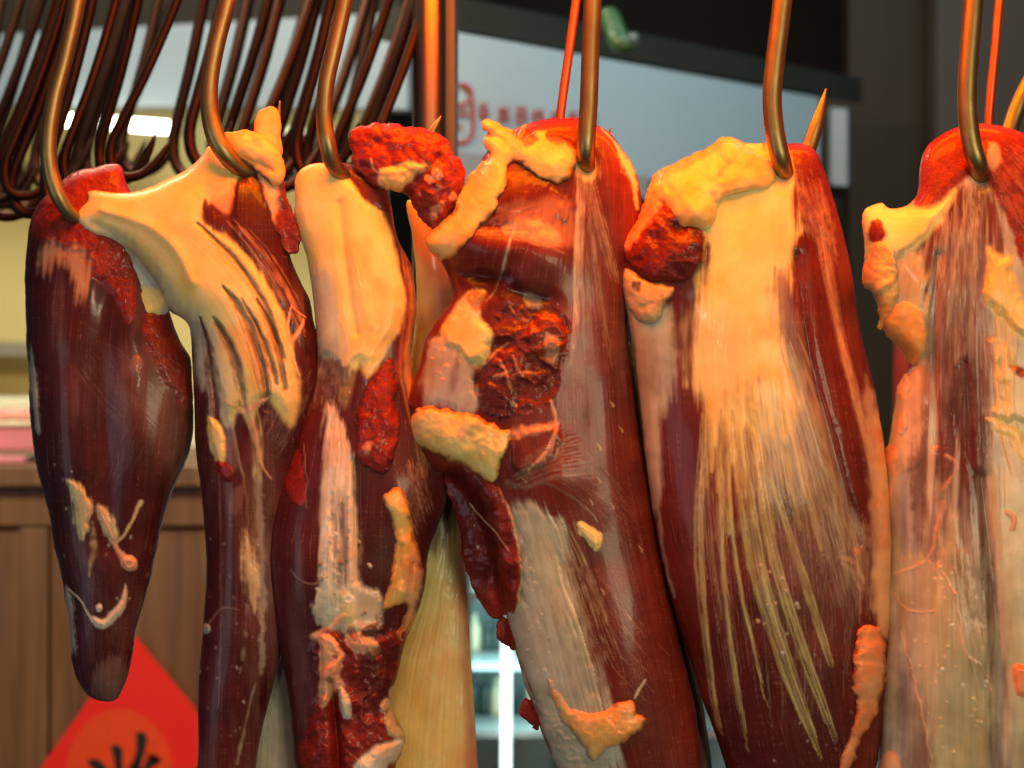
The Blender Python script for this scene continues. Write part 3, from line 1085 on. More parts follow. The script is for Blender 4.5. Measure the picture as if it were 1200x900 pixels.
p.blob([(100, 500), (180, 500), (190, 600), (150, 690), (110, 640), (90, 560)], 'maroon', .75, 22, 10, 30)
p.fan([(70, 420), (120, 480), (160, 520)], [(130, 400), (170, 440), (220, 500)], 22, 'film', .35, 1.1, .3, seed=1)
p.fan([(130, 500), (120, 540), (105, 580)], [(190, 470), (170, 520), (150, 560)], 16, 'film', .4, 1.0, .3, seed=2)
# pale smears and knob near the lower end
p.blob([(75, 561), (90, 565), (108, 588), (104, 610), (100, 632), (92, 628), (86, 604), (84, 580)], 'tendon', .85, 2.5, 2.5, 9, 2.5, 6)
p.blob([(112, 594), (122, 593), (132, 606), (138, 628), (130, 634), (118, 615)], 'tendon', .8, 3, 2, 8, 2, 6)
p.line([(118, 600, 2), (128, 625, 3), (140, 648, 3.5), (150, 658, 5.5)], 'fatpink', .95, 2.5)
p.line([(165, 588, 2.4), (158, 605, 2.0), (148, 622, 2), (138, 635, 2)], 'tendon', .9, 2)
p.blob([(143, 655), (151, 650), (160, 656), (160, 666), (151, 669), (143, 664)], 'fatpink', 1, 1.5, 1, 8, 4, 5)
p.hill(151, 661, 3, 3, -3)
p.line([(108, 612, 1.6), (110, 635, 3.6), (107, 655, 3.2), (104, 675, 1.5)], 'tendon', .8, 1.6, brk=.6)
p.blob([(108, 722), (120, 726), (130, 716), (140, 705), (147, 686), (149, 700), (143, 716), (134, 728), (120, 736), (110, 732)], 'white', .85, 2, 2, 8, 2.5, 5)
p.blob([(112, 710), (118, 708), (120, 714), (114, 717)], 'white', .9, 1, 1, 6, 2, 4)
p.blob([(76, 690), (84, 700), (88, 730), (86, 765), (80, 770), (76, 740)], 'grey', .75, 3, 3, 10, 1.5, 6)
p.blob([(36, 400), (40, 430), (44, 480), (46, 505), (40, 500), (36, 450)], 'grey', .7, 2.5, 2.5, 10, 1.5, 5)
p.line([(178, 640, 1.5), (174, 670, 2.6), (166, 700, 2.2), (160, 730, 1.5)], 'film', .8, 1, brk=.8)
p.line([(228, 500, 2), (222, 530, 4), (212, 545, 4), (204, 560, 2)], 'film', .7, 1.5, brk=.6)
p.line([(80, 690, 1.0), (95, 705, 1.2), (108, 728, 1.6)], 'white', .7, 1)
p.fan([(70, 640), (90, 700), (100, 790)], [(150, 640), (140, 700), (135, 790)], 14, 'film', .3, 1.2, .3, seed=3)
p.blob([(104, 800), (120, 775), (146, 770), (150, 800), (136, 822), (115, 820)], 'film', .6, 6, 4, 12)
p.blobs([(40, 540), (100, 560), (180, 640), (150, 720), (90, 700)], 22, ['film', 'grey', 'white'], (1, 2.4), (.4, 1.2), 4, .8)
p.hill(75, 500, 26, 90, 7).hill(170, 500, 30, 80, 5).groove([(128, 330, 22), (118, 420, 26), (125, 520, 26), (130, 640, 20)], 5)
p.veil("film", .35)
p.build("muscle", MEAT, r1)

# ---------- second cut: broad pale tendon sheet sweeping down over a long dark leg
r2 = empty("tendon_covered_shank", P(275, 200), "long beef cut with a broad pale tendon sheet sweeping down from its left arm", "meat", "beef cuts hanging in a row")
sheet = Piece([(300, 700), (330, 705), (334, 770), (340, 815), (345, 860), (346, 930), (346, 1010), (270, 1010), (272, 930), (275, 890), (290, 850), (300, 800)], 'grey', depth=-36, fat=.35, back=.4, seed=23, lump=1.5)
sheet.fan([(300, 780), (290, 860), (282, 990)], [(330, 760), (336, 860), (340, 990)], 16, 'white', .6, 2.6, 1.2, seed=5)
sheet.build("rear_membrane", MEAT, r2)
b2 = Piece([(88, 262), (88, 250), (97, 240), (103, 234), (102, 226), (112, 223), (140, 226), (170, 221), (200, 208), (224, 195), (238, 180), (245, 171), (256, 184), (268, 196),
            (284, 198), (296, 190), (310, 196), (322, 220), (333, 250), (338, 290), (343, 310), (354, 334), (363, 352), (367, 375), (372, 395), (374, 425), (374, 470),
            (365, 500), (352, 550), (340, 600), (334, 660), (338, 720), (326, 780), (308, 850), (300, 900), (292, 960), (286, 1030), (262, 1046), (240, 1030),
            (232, 960), (232, 880), (233, 800), (238, 730), (242, 670), (240, 625), (236, 580), (231, 540), (228, 500), (227, 460), (225, 420), (222, 385),
            (212, 372), (198, 364), (186, 340), (170, 318), (150, 295), (128, 283), (104, 276)],
           'maroon', depth=-2, fat=.58, back=.7, seed=21, rough_edge=1.0, lump=1.6)
# flow along the leg
b2.guides = [[(90, 200), (200, 340), (228, 450), (232, 700), (235, 1040)], [(240, 200), (270, 380), (285, 520), (285, 700), (265, 1040)], [(330, 200), (374, 430), (345, 600), (330, 800), (290, 1040)]]
b2.blob([(84, 262), (84, 246), (110, 222), (150, 226), (200, 206), (246, 168), (262, 190), (292, 192), (275, 216), (262, 228), (240, 240), (238, 256), (262, 272), (292, 300), (318, 335), (335, 370),
         (344, 420), (350, 470), (338, 500), (318, 470), (300, 480), (296, 500), (280, 480), (268, 500), (255, 470), (238, 430), (226, 390), (200, 360), (186, 335), (160, 300), (130, 284), (100, 280)],
        'fat', .95, 5, 4, 18, 3, 14)
b2.blob([(88, 262), (120, 262), (160, 290), (190, 330), (225, 360), (240, 380), (226, 392), (200, 366), (180, 330), (150, 300), (110, 280)], 'grey', .55, 10, 5, 20)
b2.blob([(225, 378), (250, 390), (262, 430), (268, 500), (250, 470), (232, 440)], 'grey', .8, 5, 3, 12)
b2.blob([(240, 236), (256, 246), (272, 252), (268, 270), (255, 274), (240, 262)], 'maroon', .9, 3, 3, 8, 1)
b2.blob([(270, 215), (300, 212), (325, 250), (340, 300), (362, 350), (372, 400), (366, 420), (345, 395), (322, 348), (300, 310), (280, 290), (268, 262)], 'maroon', 1, 4, 3, 14, 2, 12, tint=(.75, .75, .8))
b2.blob([(244, 210), (262, 205), (272, 220), (268, 250), (250, 240), (242, 226)], 'fatpink', .7, 4, 2, 10)
# fan of pale bands and dark gaps between them
for pts in ([(232, 262, 2), (262, 290, 3.4), (292, 325, 4), (314, 368, 4.5), (326, 412, 4.5), (334, 455, 3)],
            [(262, 335, 2), (284, 366, 4.4), (298, 400, 6), (308, 440, 6), (314, 480, 4)],
            [(250, 372, 2), (268, 402, 3.6), (280, 440, 4.2), (286, 480, 3.6)],
            [(235, 372, 1.2), (244, 410, 4.2), (250, 450, 5.2), (254, 490, 4)],
            [(282, 350, 1), (300, 380, 2), (316, 420, 3), (324, 450, 2)],
            [(300, 350, 1), (320, 385, 2), (332, 420, 3)]):
    b2.line([(a_, b_, c_ * 1.1) for a_, b_, c_ in pts], 'maroon', .75, -10, soft=.98, jag=.4)
    b2.bundle([(a_, b_, c_ * 1.2) for a_, b_, c_ in pts], 'maroon', 7, .9, -2, 1.5)
b2.line([(232, 368, 2.5), (240, 388, 2.5), (252, 440, 3.5), (246, 500, 3), (250, 520, 2)], 'grey', .5, .8)
b2.line([(234, 372, 1.5), (243, 400, 2.4), (247, 440, 5.0), (252, 478, 3.8)], 'maroon', 1, -3, tint=(1.3, 1, 1))
b2.fan([(262, 262), (300, 310), (335, 365), (355, 410)], [(272, 248), (310, 285), (345, 340), (362, 380)], 8, 'fatpink', .7, 1.6, .8, seed=8)
b2.fan([(215, 300), (255, 350), (290, 420), (300, 480)], [(225, 250), (290, 310), (335, 390), (350, 460)], 22, 'tendon', .7, 1.5, .8, seed=9)
b2.fan([(232, 385), (240, 430), (245, 490)], [(262, 370), (290, 430), (300, 500)], 18, 'tendon', .6, 1.2, .6, seed=10)
b2.fan([(330, 400), (318, 450), (300, 500)], [(372, 440), (352, 490), (325, 540)], 14, 'grey', .5, 1.0, .4, seed=11)
b2.line([(342, 358, 1), (338, 380, 1.6), (336, 400, 2), (341, 400, 3), (347, 392, 2.2), (354, 380, 1.8), (355, 374, 1.4)], 'fatpink', 1, 2)
b2.line([(338, 402, 2.5), (344, 420, 1.8), (352, 440, 1)], 'tendon', .9, 1.4)
b2.line([(342, 358, 1), (350, 366, .9), (358, 372, .8)], 'fatpink', .8, 1)
# lower leg
b2.bundle([(285, 462, 8), (296, 490, 6.5), (302, 530, 4.4), (300, 575, 3), (299, 600, 2.2), (298, 640, 3), (300, 690, 2)], 'tendon', 6, .9)
b2.line([(262, 470, 3), (278, 478, 3), (292, 480, 4), (305, 472, 3), (316, 464, 1.2)], 'fatpink', .95, 2.4, jag=.5)
b2.line([(285, 470, 2), (297, 500, 3), (305, 540, 2), (318, 560, 1.4)], 'fatpink', .6, 1)
b2.line([(268, 480, 2), (276, 520, 2.2), (285, 560, 2), (290, 600, 1.6), (287, 640, 1.2)], 'tendon', .4, 1)
b2.blob([(243, 488), (254, 492), (262, 505), (265, 525), (262, 545), (256, 550), (249, 530), (244, 510)], 'fat', 1, 2, 1.5, 8, 4, 6)
b2.blob([(252, 540), (268, 542), (276, 552), (272, 564), (260, 562), (252, 552)], 'cut', 1, 2, 2, 7, 2, 6)
b2.blob([(266, 500), (278, 520), (280, 548), (270, 545), (264, 525)], 'film', .55, 3, 2, 8)
b2.blob([(228, 470), (238, 490), (250, 560), (258, 600), (256, 640), (244, 650), (238, 600), (230, 540)], 'dark', .9, 6, 2, 12)
b2.line([(256, 555, .8), (258, 600, 1.2), (259, 680, 1.2), (258, 760, 1), (256, 830, .8)], 'film', .9, 1.2)
b2.blob([(262, 560), (300, 560), (318, 600), (320, 700), (300, 800), (270, 860), (255, 780), (258, 650)], 'maroon', .7, 8, 4, 20)
b2.blob([(286, 620), (296, 640), (303, 680), (300, 720), (292, 700), (284, 660)], 'tendon', .7, 4, 3.5, 8, 1)
b2.line([(290, 700, 3), (288, 730, 3.2), (285, 760, 3), (282, 790, 1.4)], 'silver', .7, 1, brk=.8, jag=.5)
b2.line([(303, 560, 4), (306, 640, 4), (308, 720, 4.5), (306, 790, 3)], 'grey', .45, 0.5, jag=.5)
b2.blob([(272, 575), (282, 570), (284, 590), (276, 605), (270, 595)], 'film', .5, 3, 2, 8)
b2.line([(242, 740, 1), (250, 722, 1), (262, 712, 1.2), (280, 714, .8)], 'film', .9, .8)
b2.blob([(239, 732), (245, 732), (246, 740), (240, 742)], 'silver', .8, 1, 1, 5, 2, 3)
b2.line([(300, 800, 1.2), (290, 840, 1.6), (284, 868, 2.4), (278, 895, 2)], 'silver', .7, 1.2, brk=.5)
b2.blobs([(236, 600), (310, 600), (300, 860), (238, 860)], 26, ['film', 'silver'], (.9, 2.2), (.3, 1), 14, .7)
b2.hill(272, 640, 20, 90, 6).hill(300, 420, 40, 60, 5)
b2.groove([(120, 246, 5), (170, 262, 7), (205, 290, 8), (225, 330, 8)], -4).groove([(110, 262, 6), (150, 284, 6)], 3)
b2.hill(240, 345, 40, 40, 8)
b2.veil("film", .35)
b2.build("leg", MEAT, r2)
# ragged tag of fat under the arm
q = Piece([(140, 290), (158, 296), (176, 318), (190, 340), (198, 362), (182, 372), (168, 382), (160, 394), (152, 402), (146, 394), (143, 378), (147, 362), (152, 348), (150, 326), (144, 306)],
          'grey', fat=.5, seed=24, over=b2, base=-8, rough_edge=1.6, edge_sc=7)
q.blob([(150, 350), (180, 336), (194, 358), (168, 380), (152, 402), (142, 380)], 'fat', .9, 4, 3, 9, 2, 7, tint=(1, .9, .7))
q.build("fat_tag", MEAT, r2)
# curled lobe of orange fat round the hook and the red strip hanging from it
rs = Piece([(300, 180), (316, 176), (330, 196), (334, 224), (346, 256), (351, 278), (352, 292), (345, 298), (334, 294), (322, 268), (310, 236), (300, 208)], 'cut', over=b2, base=16, fat=.6, seed=27, rough_edge=2, lump=3)
rs.blob([(296, 178), (316, 176), (325, 196), (326, 230), (322, 262), (312, 240), (300, 210)], 'fatpink', .95, 3, 3, 9, 2, 7)
rs.build("red_strip", MEAT, r2)
lb = Piece([(298, 158), (299, 142), (304, 130), (314, 125), (324, 127), (329, 140), (329, 158), (331, 178), (324, 190), (312, 190), (300, 176)], 'fat', over=b2, base=14, fat=.7, seed=26, rough_edge=.8)
lb.stain((1.0, 0.60, 0.30), .9).build("fat_lobe", MEAT, r2)
l2 = Piece([(262, 156), (272, 155), (284, 152), (298, 154), (312, 163), (322, 172), (330, 184), (334, 200), (330, 214), (322, 218), (312, 212), (300, 200), (288, 188), (276, 184), (268, 170)], 'fat', over=b2, base=24, fat=.75, seed=28, rough_edge=.9)
l2.blob([(300, 180), (318, 186), (322, 196), (308, 198)], 'fatpink', .6, 4, 2, 8)
l2.groove([(288, 190, 3), (304, 196, 4), (318, 200, 3)], 5)
l2.stain((1.0, 0.60, 0.30), .9).build("fat_lobe", MEAT, r2)

# ---------- third cut: round red cap, pale fat side, torn lower end
r3 = empty("red_capped_shank", P(395, 200), "beef cut with a round raw red cap, pale fat side and torn lower end", "meat", "beef cuts hanging in a row")
sh3 = Piece([(478, 235), (505, 245), (530, 262), (545, 300), (548, 360), (545, 420), (540, 480), (535, 540), (537, 600), (543, 650), (548, 700), (551, 760), (556, 830), (560, 900), (562, 1010),
             (455, 1010), (452, 900), (450, 820), (455, 740), (462, 640), (470, 560), (478, 480), (482, 420), (488, 360), (486, 300), (480, 260)], 'fat', depth=-44, fat=.42, back=.5, seed=33, lump=3,
            guides=[[(480, 240), (480, 500), (455, 1000)], [(530, 240), (520, 560), (505, 760), (490, 1010)], [(548, 240), (540, 600), (560, 1010)]])
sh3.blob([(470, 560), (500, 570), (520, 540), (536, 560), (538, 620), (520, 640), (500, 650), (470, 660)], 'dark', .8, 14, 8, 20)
sh3.blob([(538, 590), (548, 700), (552, 800), (562, 900), (562, 1010), (548, 1010), (545, 900), (540, 800), (536, 700)], 'fatpink', .9, 5, 3, 20, tint=(.8, .55, .6))
sh3.fan([(520, 620), (500, 700), (475, 780), (462, 900)], [(540, 620), (545, 760), (550, 880), (552, 1000)], 26, 'tendon', .55, 3, 1.8, seed=31, tint=(1, .95, .75))
sh3.fan([(528, 640), (505, 730), (480, 830), (470, 980)], [(540, 660), (540, 780), (540, 880), (540, 1000)], 10, 'fatpink', .5, 2.2, -1.5, seed=32)
sh3.blob([(492, 270), (520, 262), (545, 300), (545, 400), (530, 450), (500, 440), (490, 380), (496, 320)], 'tendon', .85, 8, 4, 20, tint=(1, .85, .8))
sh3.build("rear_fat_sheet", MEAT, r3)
b3 = Piece([(346, 226), (346, 210), (352, 199), (364, 193), (382, 191), (398, 190), (414, 192), (432, 196), (446, 204), (454, 222), (460, 250), (466, 280), (474, 296), (482, 312), (486, 340),
            (488, 370), (482, 400), (484, 440), (496, 480), (512, 515), (524, 550), (522, 590), (512, 620), (502, 650), (498, 690), (488, 722), (476, 750), (467, 785), (458, 820), (462, 838),
            (475, 862), (470, 884), (462, 905), (462, 1010), (352, 1010), (350, 930), (344, 890), (341, 850), (337, 810), (331, 775), (322, 735), (316, 700), (312, 660), (314, 625), (320, 592),
            (331, 560), (343, 524), (355, 486), (366, 460), (372, 430), (371, 396), (367, 350), (361, 310), (353, 282), (346, 256)],
           'maroon', depth=6, fat=.52, back=.7, seed=31, lump=2.2,
           guides=[[(350, 200), (370, 420), (318, 640), (345, 1000)], [(410, 200), (420, 420), (400, 640), (400, 1000)], [(450, 200), (490, 400), (500, 640), (460, 1000)]])
b3.blob([(340, 230), (344, 196), (372, 186), (400, 196), (418, 214), (438, 238), (454, 262), (464, 292), (470, 322), (474, 350), (470, 385), (458, 402), (444, 424), (430, 442), (422, 428), (412, 450),
         (404, 480), (392, 440), (380, 420), (372, 440), (366, 400), (362, 330), (350, 280)], 'fat', 1, 4, 3, 16, 4, 14)
b3.blob([(360, 310), (384, 330), (398, 372), (410, 420), (404, 450), (388, 430), (376, 440), (366, 420), (364, 350)], 'grey', .85, 10, 4, 20, tint=(1.1, 1.1, 1))
b3.blob([(374, 420), (400, 425), (424, 440), (420, 470), (416, 510), (408, 520), (398, 480), (386, 445)], 'maroon', .8, 5, 4, 14, tint=(.8, .8, 1))
b3.fan([(372, 400), (362, 440), (352, 490)], [(410, 400), (400, 460), (395, 500)], 14, 'grey', .5, 1.6, .6, seed=33)
b3.blob([(384, 190), (412, 190), (440, 197), (455, 222), (458, 246), (440, 244), (425, 232), (412, 212), (398, 200)], 'cut', 1, 3, 2.5, 10, 2, 8, tint=(.55, .6, .6))
b3.line([(396, 372, 1.5), (404, 390, 2), (408, 410, 2.4), (402, 428, 2), (414, 418, 2), (426, 412, 2)], 'tendon', .8, 1.6)
b3.line([(474, 300, 3), (480, 335, 5), (482, 365, 6), (476, 400, 6), (468, 430, 5), (462, 450, 3)], 'cut', .95, 3, jag=.4)
b3.bundle([(474, 290, 4), (484, 330, 7), (486, 370, 8), (480, 410, 8), (480, 450, 7), (492, 500, 6), (500, 560, 4)], 'fatpink', 7, .85, 1.5, 2.0, tint=(1.05, .8, .6))
b3.line([(412, 300, 10), (424, 340, 12), (436, 380, 9)], 'fat', .6, 5)
b3.groove([(398, 240, 6), (404, 300, 6), (410, 350, 6), (418, 390, 5)], 4)
# red cut patch on the left edge
b3.blob([(350, 528), (356, 555), (358, 585), (350, 592), (336, 576), (338, 552), (345, 532)], 'cut', .9, 1.5, 1.5, 8, .5, 5)
b3.line([(356, 520, .7), (359, 560, .8), (359, 595, .7)], 'film', .9, 1)
# long silver and white seam
b3.blob([(384, 470), (400, 500), (412, 525), (416, 560), (418, 620), (420, 680), (418, 720), (404, 735), (385, 738), (376, 700), (380, 640), (382, 570), (380, 520)], 'silver', .95, 5, 4, 14, 1.5, 10)
b3.blob([(386, 560), (396, 556), (404, 590), (402, 640), (392, 650), (384, 610)], 'film', .8, 4, 4, 10, tint=(.7, .6, .7))
b3.blob([(380, 590), (390, 620), (396, 690), (388, 730), (374, 732), (362, 710), (372, 700), (378, 650)], 'grey', .9, 3, 4, 9, 1.5, 6, tint=(1.2, 1.25, 1.15))
b3.blob([(408, 560), (414, 600), (420, 680), (440, 690), (450, 712), (440, 740), (400, 740), (396, 700), (402, 650), (404, 600)], 'white', .8, 4, 4, 9, 1.5, 8, tint=(.8, .75, .7))
b3.fan([(386, 480), (384, 560), (382, 640)], [(410, 530), (414, 620), (418, 700)], 18, 'white', .8, 2.2, .8, seed=35)
b3.bundle([(390, 470, 5), (396, 520, 8), (392, 580, 6), (382, 640, 6), (380, 700, 8)], 'white', 8, .9, 1.2, 1.6)
b3.bundle([(410, 540, 4), (412, 600, 5), (406, 660, 7), (404, 720, 10)], 'white', 7, .9, 1.2, 1.6)
b3.blob([(392, 600), (402, 590), (408, 640), (400, 690), (392, 650)], 'maroon', .8, 3, 3, 9, -2)
b3.fan([(384, 480), (376, 600), (384, 720)], [(404, 500), (402, 620), (412, 730)], 12, 'white', .85, 3.0, 1.2, seed=38)
b3.fan([(388, 540), (388, 620), (392, 700)], [(412, 560), (408, 640), (410, 700)], 6, 'film', .8, 3.2, -.8, seed=39, tint=(.6, .5, .7))
b3.blobs([(384, 600), (416, 600), (446, 700), (440, 735), (372, 735)], 34, ['white', 'grey', 'film'], (1.5, 4), (.6, 2), 36, .8)
b3.line([(340, 668, .8), (352, 680, 1.2), (368, 684, 1.2), (384, 676, .8)], 'film', .9, .8)
b3.blob([(418, 545), (440, 550), (455, 570), (452, 620), (450, 660), (438, 650), (430, 620), (418, 600)], 'dark', .8, 6, 3, 14)
b3.fan([(462, 550), (470, 600), (486, 640)], [(490, 520), (500, 560), (512, 600)], 18, 'fatpink', .5, 1.1, .5, seed=36)
b3.groove([(416, 540, 3), (417, 600, 3), (418, 680, 3)], 7)
b3.hill(350, 640, 22, 100, 5).hill(470, 580, 30, 50, 5)
# torn lower end
b3.line([(404, 700, 8), (408, 720, 8.5), (412, 742, 9)], 'tendon', 1, 5, soft=.3, jag=.1)
b3.blob([(402, 698), (414, 698), (415, 706), (403, 706)], 'white', .9, 1, .6, 6, 1, 3)
b3.hill(408, 702, 2.6, 2.4, -3.5)
b3.line([(370, 746, 4), (384, 738, 5), (396, 728, 5), (404, 722, 4)], 'fatpink', 1, 5)
b3.blob([(376, 740), (405, 742), (440, 748), (466, 738), (484, 735), (474, 760), (466, 800), (460, 840), (476, 862), (466, 900), (462, 1000), (350, 1000), (350, 900), (352, 870), (370, 838), (374, 800)], 'cut', .95, 4, 4, 12, 2, 10)
b3.blob([(374, 745), (392, 748), (404, 770), (398, 790), (404, 800), (392, 812), (380, 830), (374, 820), (376, 780)], 'fatpink', 1, 2, 3, 8, 5, 6)
b3.blob([(405, 745), (430, 742), (446, 762), (436, 776), (425, 765), (412, 762)], 'fatpink', .9, 2, 3, 7, 3, 6)
b3.blob([(398, 804), (408, 815), (412, 838), (404, 842), (397, 825)], 'white', .85, 1.5, 1.5, 6, 4, 4)
b3.blob([(448, 822), (458, 822), (466, 850), (474, 862), (462, 868), (452, 850)], 'tendon', .7, 2, 3, 7, 2, 5)
b3.blob([(420, 890), (446, 872), (474, 866), (466, 890), (450, 905), (440, 1000), (418, 1000), (415, 910)], 'white', .9, 3, 2, 10, 4, 8)
b3.blob([(430, 760), (470, 760), (462, 800), (454, 830), (436, 840), (424, 800)], 'maroon', .8, 5, 5, 10)
b3.crumple([(374, 745), (480, 740), (460, 860), (450, 900), (360, 920), (372, 820)], 9, 26, sy=34)
b3.crumple([(374, 745), (480, 740), (460, 860), (450, 900), (360, 920), (372, 820)], 1.5, 9)
b3.groove([(388, 800, 4), (392, 830, 5), (396, 880, 5), (398, 940, 5)], 16).hill(375, 880, 14, 40, 6)
b3.blobs([(376, 745), (480, 740), (460, 860), (380, 850)], 18, ['cut', 'fatpink', 'cut', 'maroon'], (4, 11), (1.5, 4), 37, .85)
b3.veil("film", .25)
b3.build("body", MEAT, r3)
q = Piece([(410, 166), (414, 152), (428, 146), (448, 145), (468, 147), (488, 149), (504, 152), (518, 158), (528, 168), (530, 178), (540, 190), (548, 203), (544, 216), (538, 232), (530, 248), (520, 262), (508, 270),
           (498, 262), (486, 244), (478, 228), (462, 224), (444, 222), (428, 212), (416, 196), (411, 182)], 'cut', over=b3, base=18, fat=.78, seed=37, rough_edge=2.2, lump=3)
q.crumple([(412, 150), (530, 160), (544, 210), (520, 262), (430, 210)], 3.0, 18)
q.blob([(443, 212), (444, 200), (456, 196), (478, 190), (500, 192), (504, 198), (490, 202), (478, 214), (466, 226), (452, 224)], 'fat', .95, 2.5, 2.5, 9, 4, 7, tint=(1, .85, .75))
q.line([(434, 186, 1.2), (438, 198, 1.6), (446, 204, 2)], 'fatpink', .9, 2)
q.blob([(500, 190), (530, 178), (546, 204), (535, 235), (515, 262), (500, 250), (492, 225)], 'cut', .8, 5, 5, 12, 4, 10, tint=(1, 1.3, 1.4))
q.blobs([(495, 190), (540, 190), (520, 255), (495, 240)], 16, ['fatpink', 'cut', 'maroon'], (3, 8), (1, 3), 5, .6)
q.groove([(480, 226, 5), (496, 205, 6), (516, 184, 5)], 5)
q.build("raw_cap", MEAT, r3)
q = Piece([(460, 420), (464, 445), (464, 470), (470, 500), (466, 526), (458, 546), (448, 556), (430, 548), (418, 538), (416, 505), (420, 475), (430, 452), (444, 432), (454, 420)], 'cut', over=b3, fat=.6, seed=38, rough_edge=2.2)
q.crumple([(420, 450), (462, 430), (466, 520), (430, 545)], 3, 14, sy=30)
q.line([(428, 524, 3), (434, 520, 4), (430, 530, 3)], 'fatpink', .5, 3)
q.build("red_strip", MEAT, r3)
q = Piece([(448, 586), (453, 575), (464, 570), (474, 576), (481, 600), (485, 625), (492, 645), (497, 668), (495, 692), (489, 715), (482, 735), (472, 752), (464, 742), (474, 722), (476, 706), (464, 712), (452, 716), (446, 712),
           (452, 694), (458, 670), (461, 640), (459, 612)], 'fat', over=b3, fat=.8, seed=39, rough_edge=1.4, lump=2.5)
q.blob([(480, 640), (497, 660), (495, 700), (474, 754), (462, 742), (476, 712), (474, 680)], 'fatpink', .9, 4, 3, 9, 1, 6)
q.groove([(470, 640, 3), (466, 680, 3), (458, 710, 3)], 4).groove([(484, 660, 2.4), (480, 690, 2.4), (474, 712, 2)], 4)
q.stain((1.0, 0.60, 0.30), .9).build("fat_strip", MEAT, r3)

# ---------- fourth cut: broad reddish haunch with orange fat cap and torn middle
r4 = empty("wide_beef_haunch", P(690, 170), "wide reddish beef cut with orange fat crest and torn dark hollow in the middle", "meat", "beef cuts hanging in a row")
st = Piece([(735, 400), (745, 430), (754, 500), (764, 560), (775, 640), (790, 690), (806, 750), (818, 800), (828, 850), (834, 900), (838, 1010), (760, 1010), (740, 900), (740, 700), (730, 560), (724, 450)], 'film', depth=-34, fat=.35, back=.4, seed=45, lump=1)
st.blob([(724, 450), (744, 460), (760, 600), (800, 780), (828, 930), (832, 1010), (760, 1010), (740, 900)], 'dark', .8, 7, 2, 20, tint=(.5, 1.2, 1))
st.line([(742, 400, 4), (752, 470, 4), (760, 540, 4), (768, 600, 3)], 'tendon', .8, 1)
st.line([(772, 620, 2), (790, 690, 3), (806, 755, 4), (820, 820, 4), (828, 890, 4), (832, 990, 4)], 'silver', .9, 1.4, tint=(.9, .7, .65))
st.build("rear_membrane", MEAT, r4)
b4 = Piece([(548, 220), (560, 196), (572, 176), (586, 160), (600, 152), (618, 145), (640, 139), (662, 138), (682, 139), (698, 146), (712, 154), (724, 168), (736, 184), (745, 202), (750, 222), (752, 250), (750, 280),
            (744, 310), (738, 345), (735, 380), (738, 420), (744, 470), (750, 515), (758, 560), (766, 610), (776, 660), (788, 715), (798, 760), (808, 800), (818, 850), (825, 900), (828, 1010), (690, 1010),
            (662, 920), (648, 890), (636, 862), (626, 830), (614, 800), (605, 765), (596, 735), (588, 700), (575, 650), (560, 600), (540, 566), (525, 556), (512, 555), (500, 545), (488, 530), (486, 510), (480, 484),
            (475, 474), (482, 452), (492, 425), (497, 400), (508, 382), (520, 366), (530, 348), (526, 326), (518, 308), (506, 296), (500, 284), (508, 268), (524, 254), (536, 238)],
           'muscle', depth=20, fat=.50, back=.7, seed=41, lump=1.8,
           guides=[[(560, 140), (500, 300), (490, 500), (600, 780), (690, 1010)], [(660, 140), (610, 350), (600, 500), (690, 780), (750, 1010)], [(700, 140), (690, 400), (700, 560), (760, 800), (800, 1010)], [(740, 140), (740, 400), (752, 540), (800, 760), (828, 1010)]])
# right flank and vertical white seam below the hook
b4.blob([(700, 180), (720, 220), (735, 300), (738, 400), (745, 520), (770, 640), (800, 780), (820, 900), (825, 1010), (700, 1010), (720, 900), (700, 760), (680, 640), (690, 500), (690, 350), (688, 240)], 'muscle', .9, 16, 6, 30, tint=(.85, .95, 1))
b4.blob([(684, 330), (722, 340), (735, 460), (720, 520), (690, 520), (670, 460)], 'film', .1, 18, 8, 30)
b4.fan([(676, 195), (676, 260), (672, 340), (668, 420)], [(686, 195), (696, 260), (712, 350), (728, 440)], 13, 'tendon', .35, 1.2, .5, seed=41)
b4.bundle([(680, 196, 4), (679, 250, 4), (676, 310, 3.5), (674, 370, 3), (668, 430, 3)], 'white', 4, .7)
b4.bundle([(690, 200, 4), (698, 240, 5), (712, 290, 5), (722, 330, 4)], 'tendon', 4, .5)
b4.fan([(700, 165), (712, 220), (722, 300)], [(725, 170), (742, 220), (745, 290)], 18, 'muscle', .6, 2.4, 1, seed=42, tint=(1.5, 1.2, 1))
b4.line([(722, 168, 2), (736, 195, 5), (744, 222, 5), (748, 245, 3)], 'fat', .9, 2.5, jag=.5)
b4.line([(704, 150, 1.4), (720, 166, 1.6), (734, 186, 1.4)], 'silver', .8, 1)
b4.blob([(615, 148), (650, 138), (690, 138), (695, 160), (680, 172), (655, 162), (635, 158)], 'cut', 1, 2.5, 2.5, 8, 1, 6, tint=(.75, .8, .8))
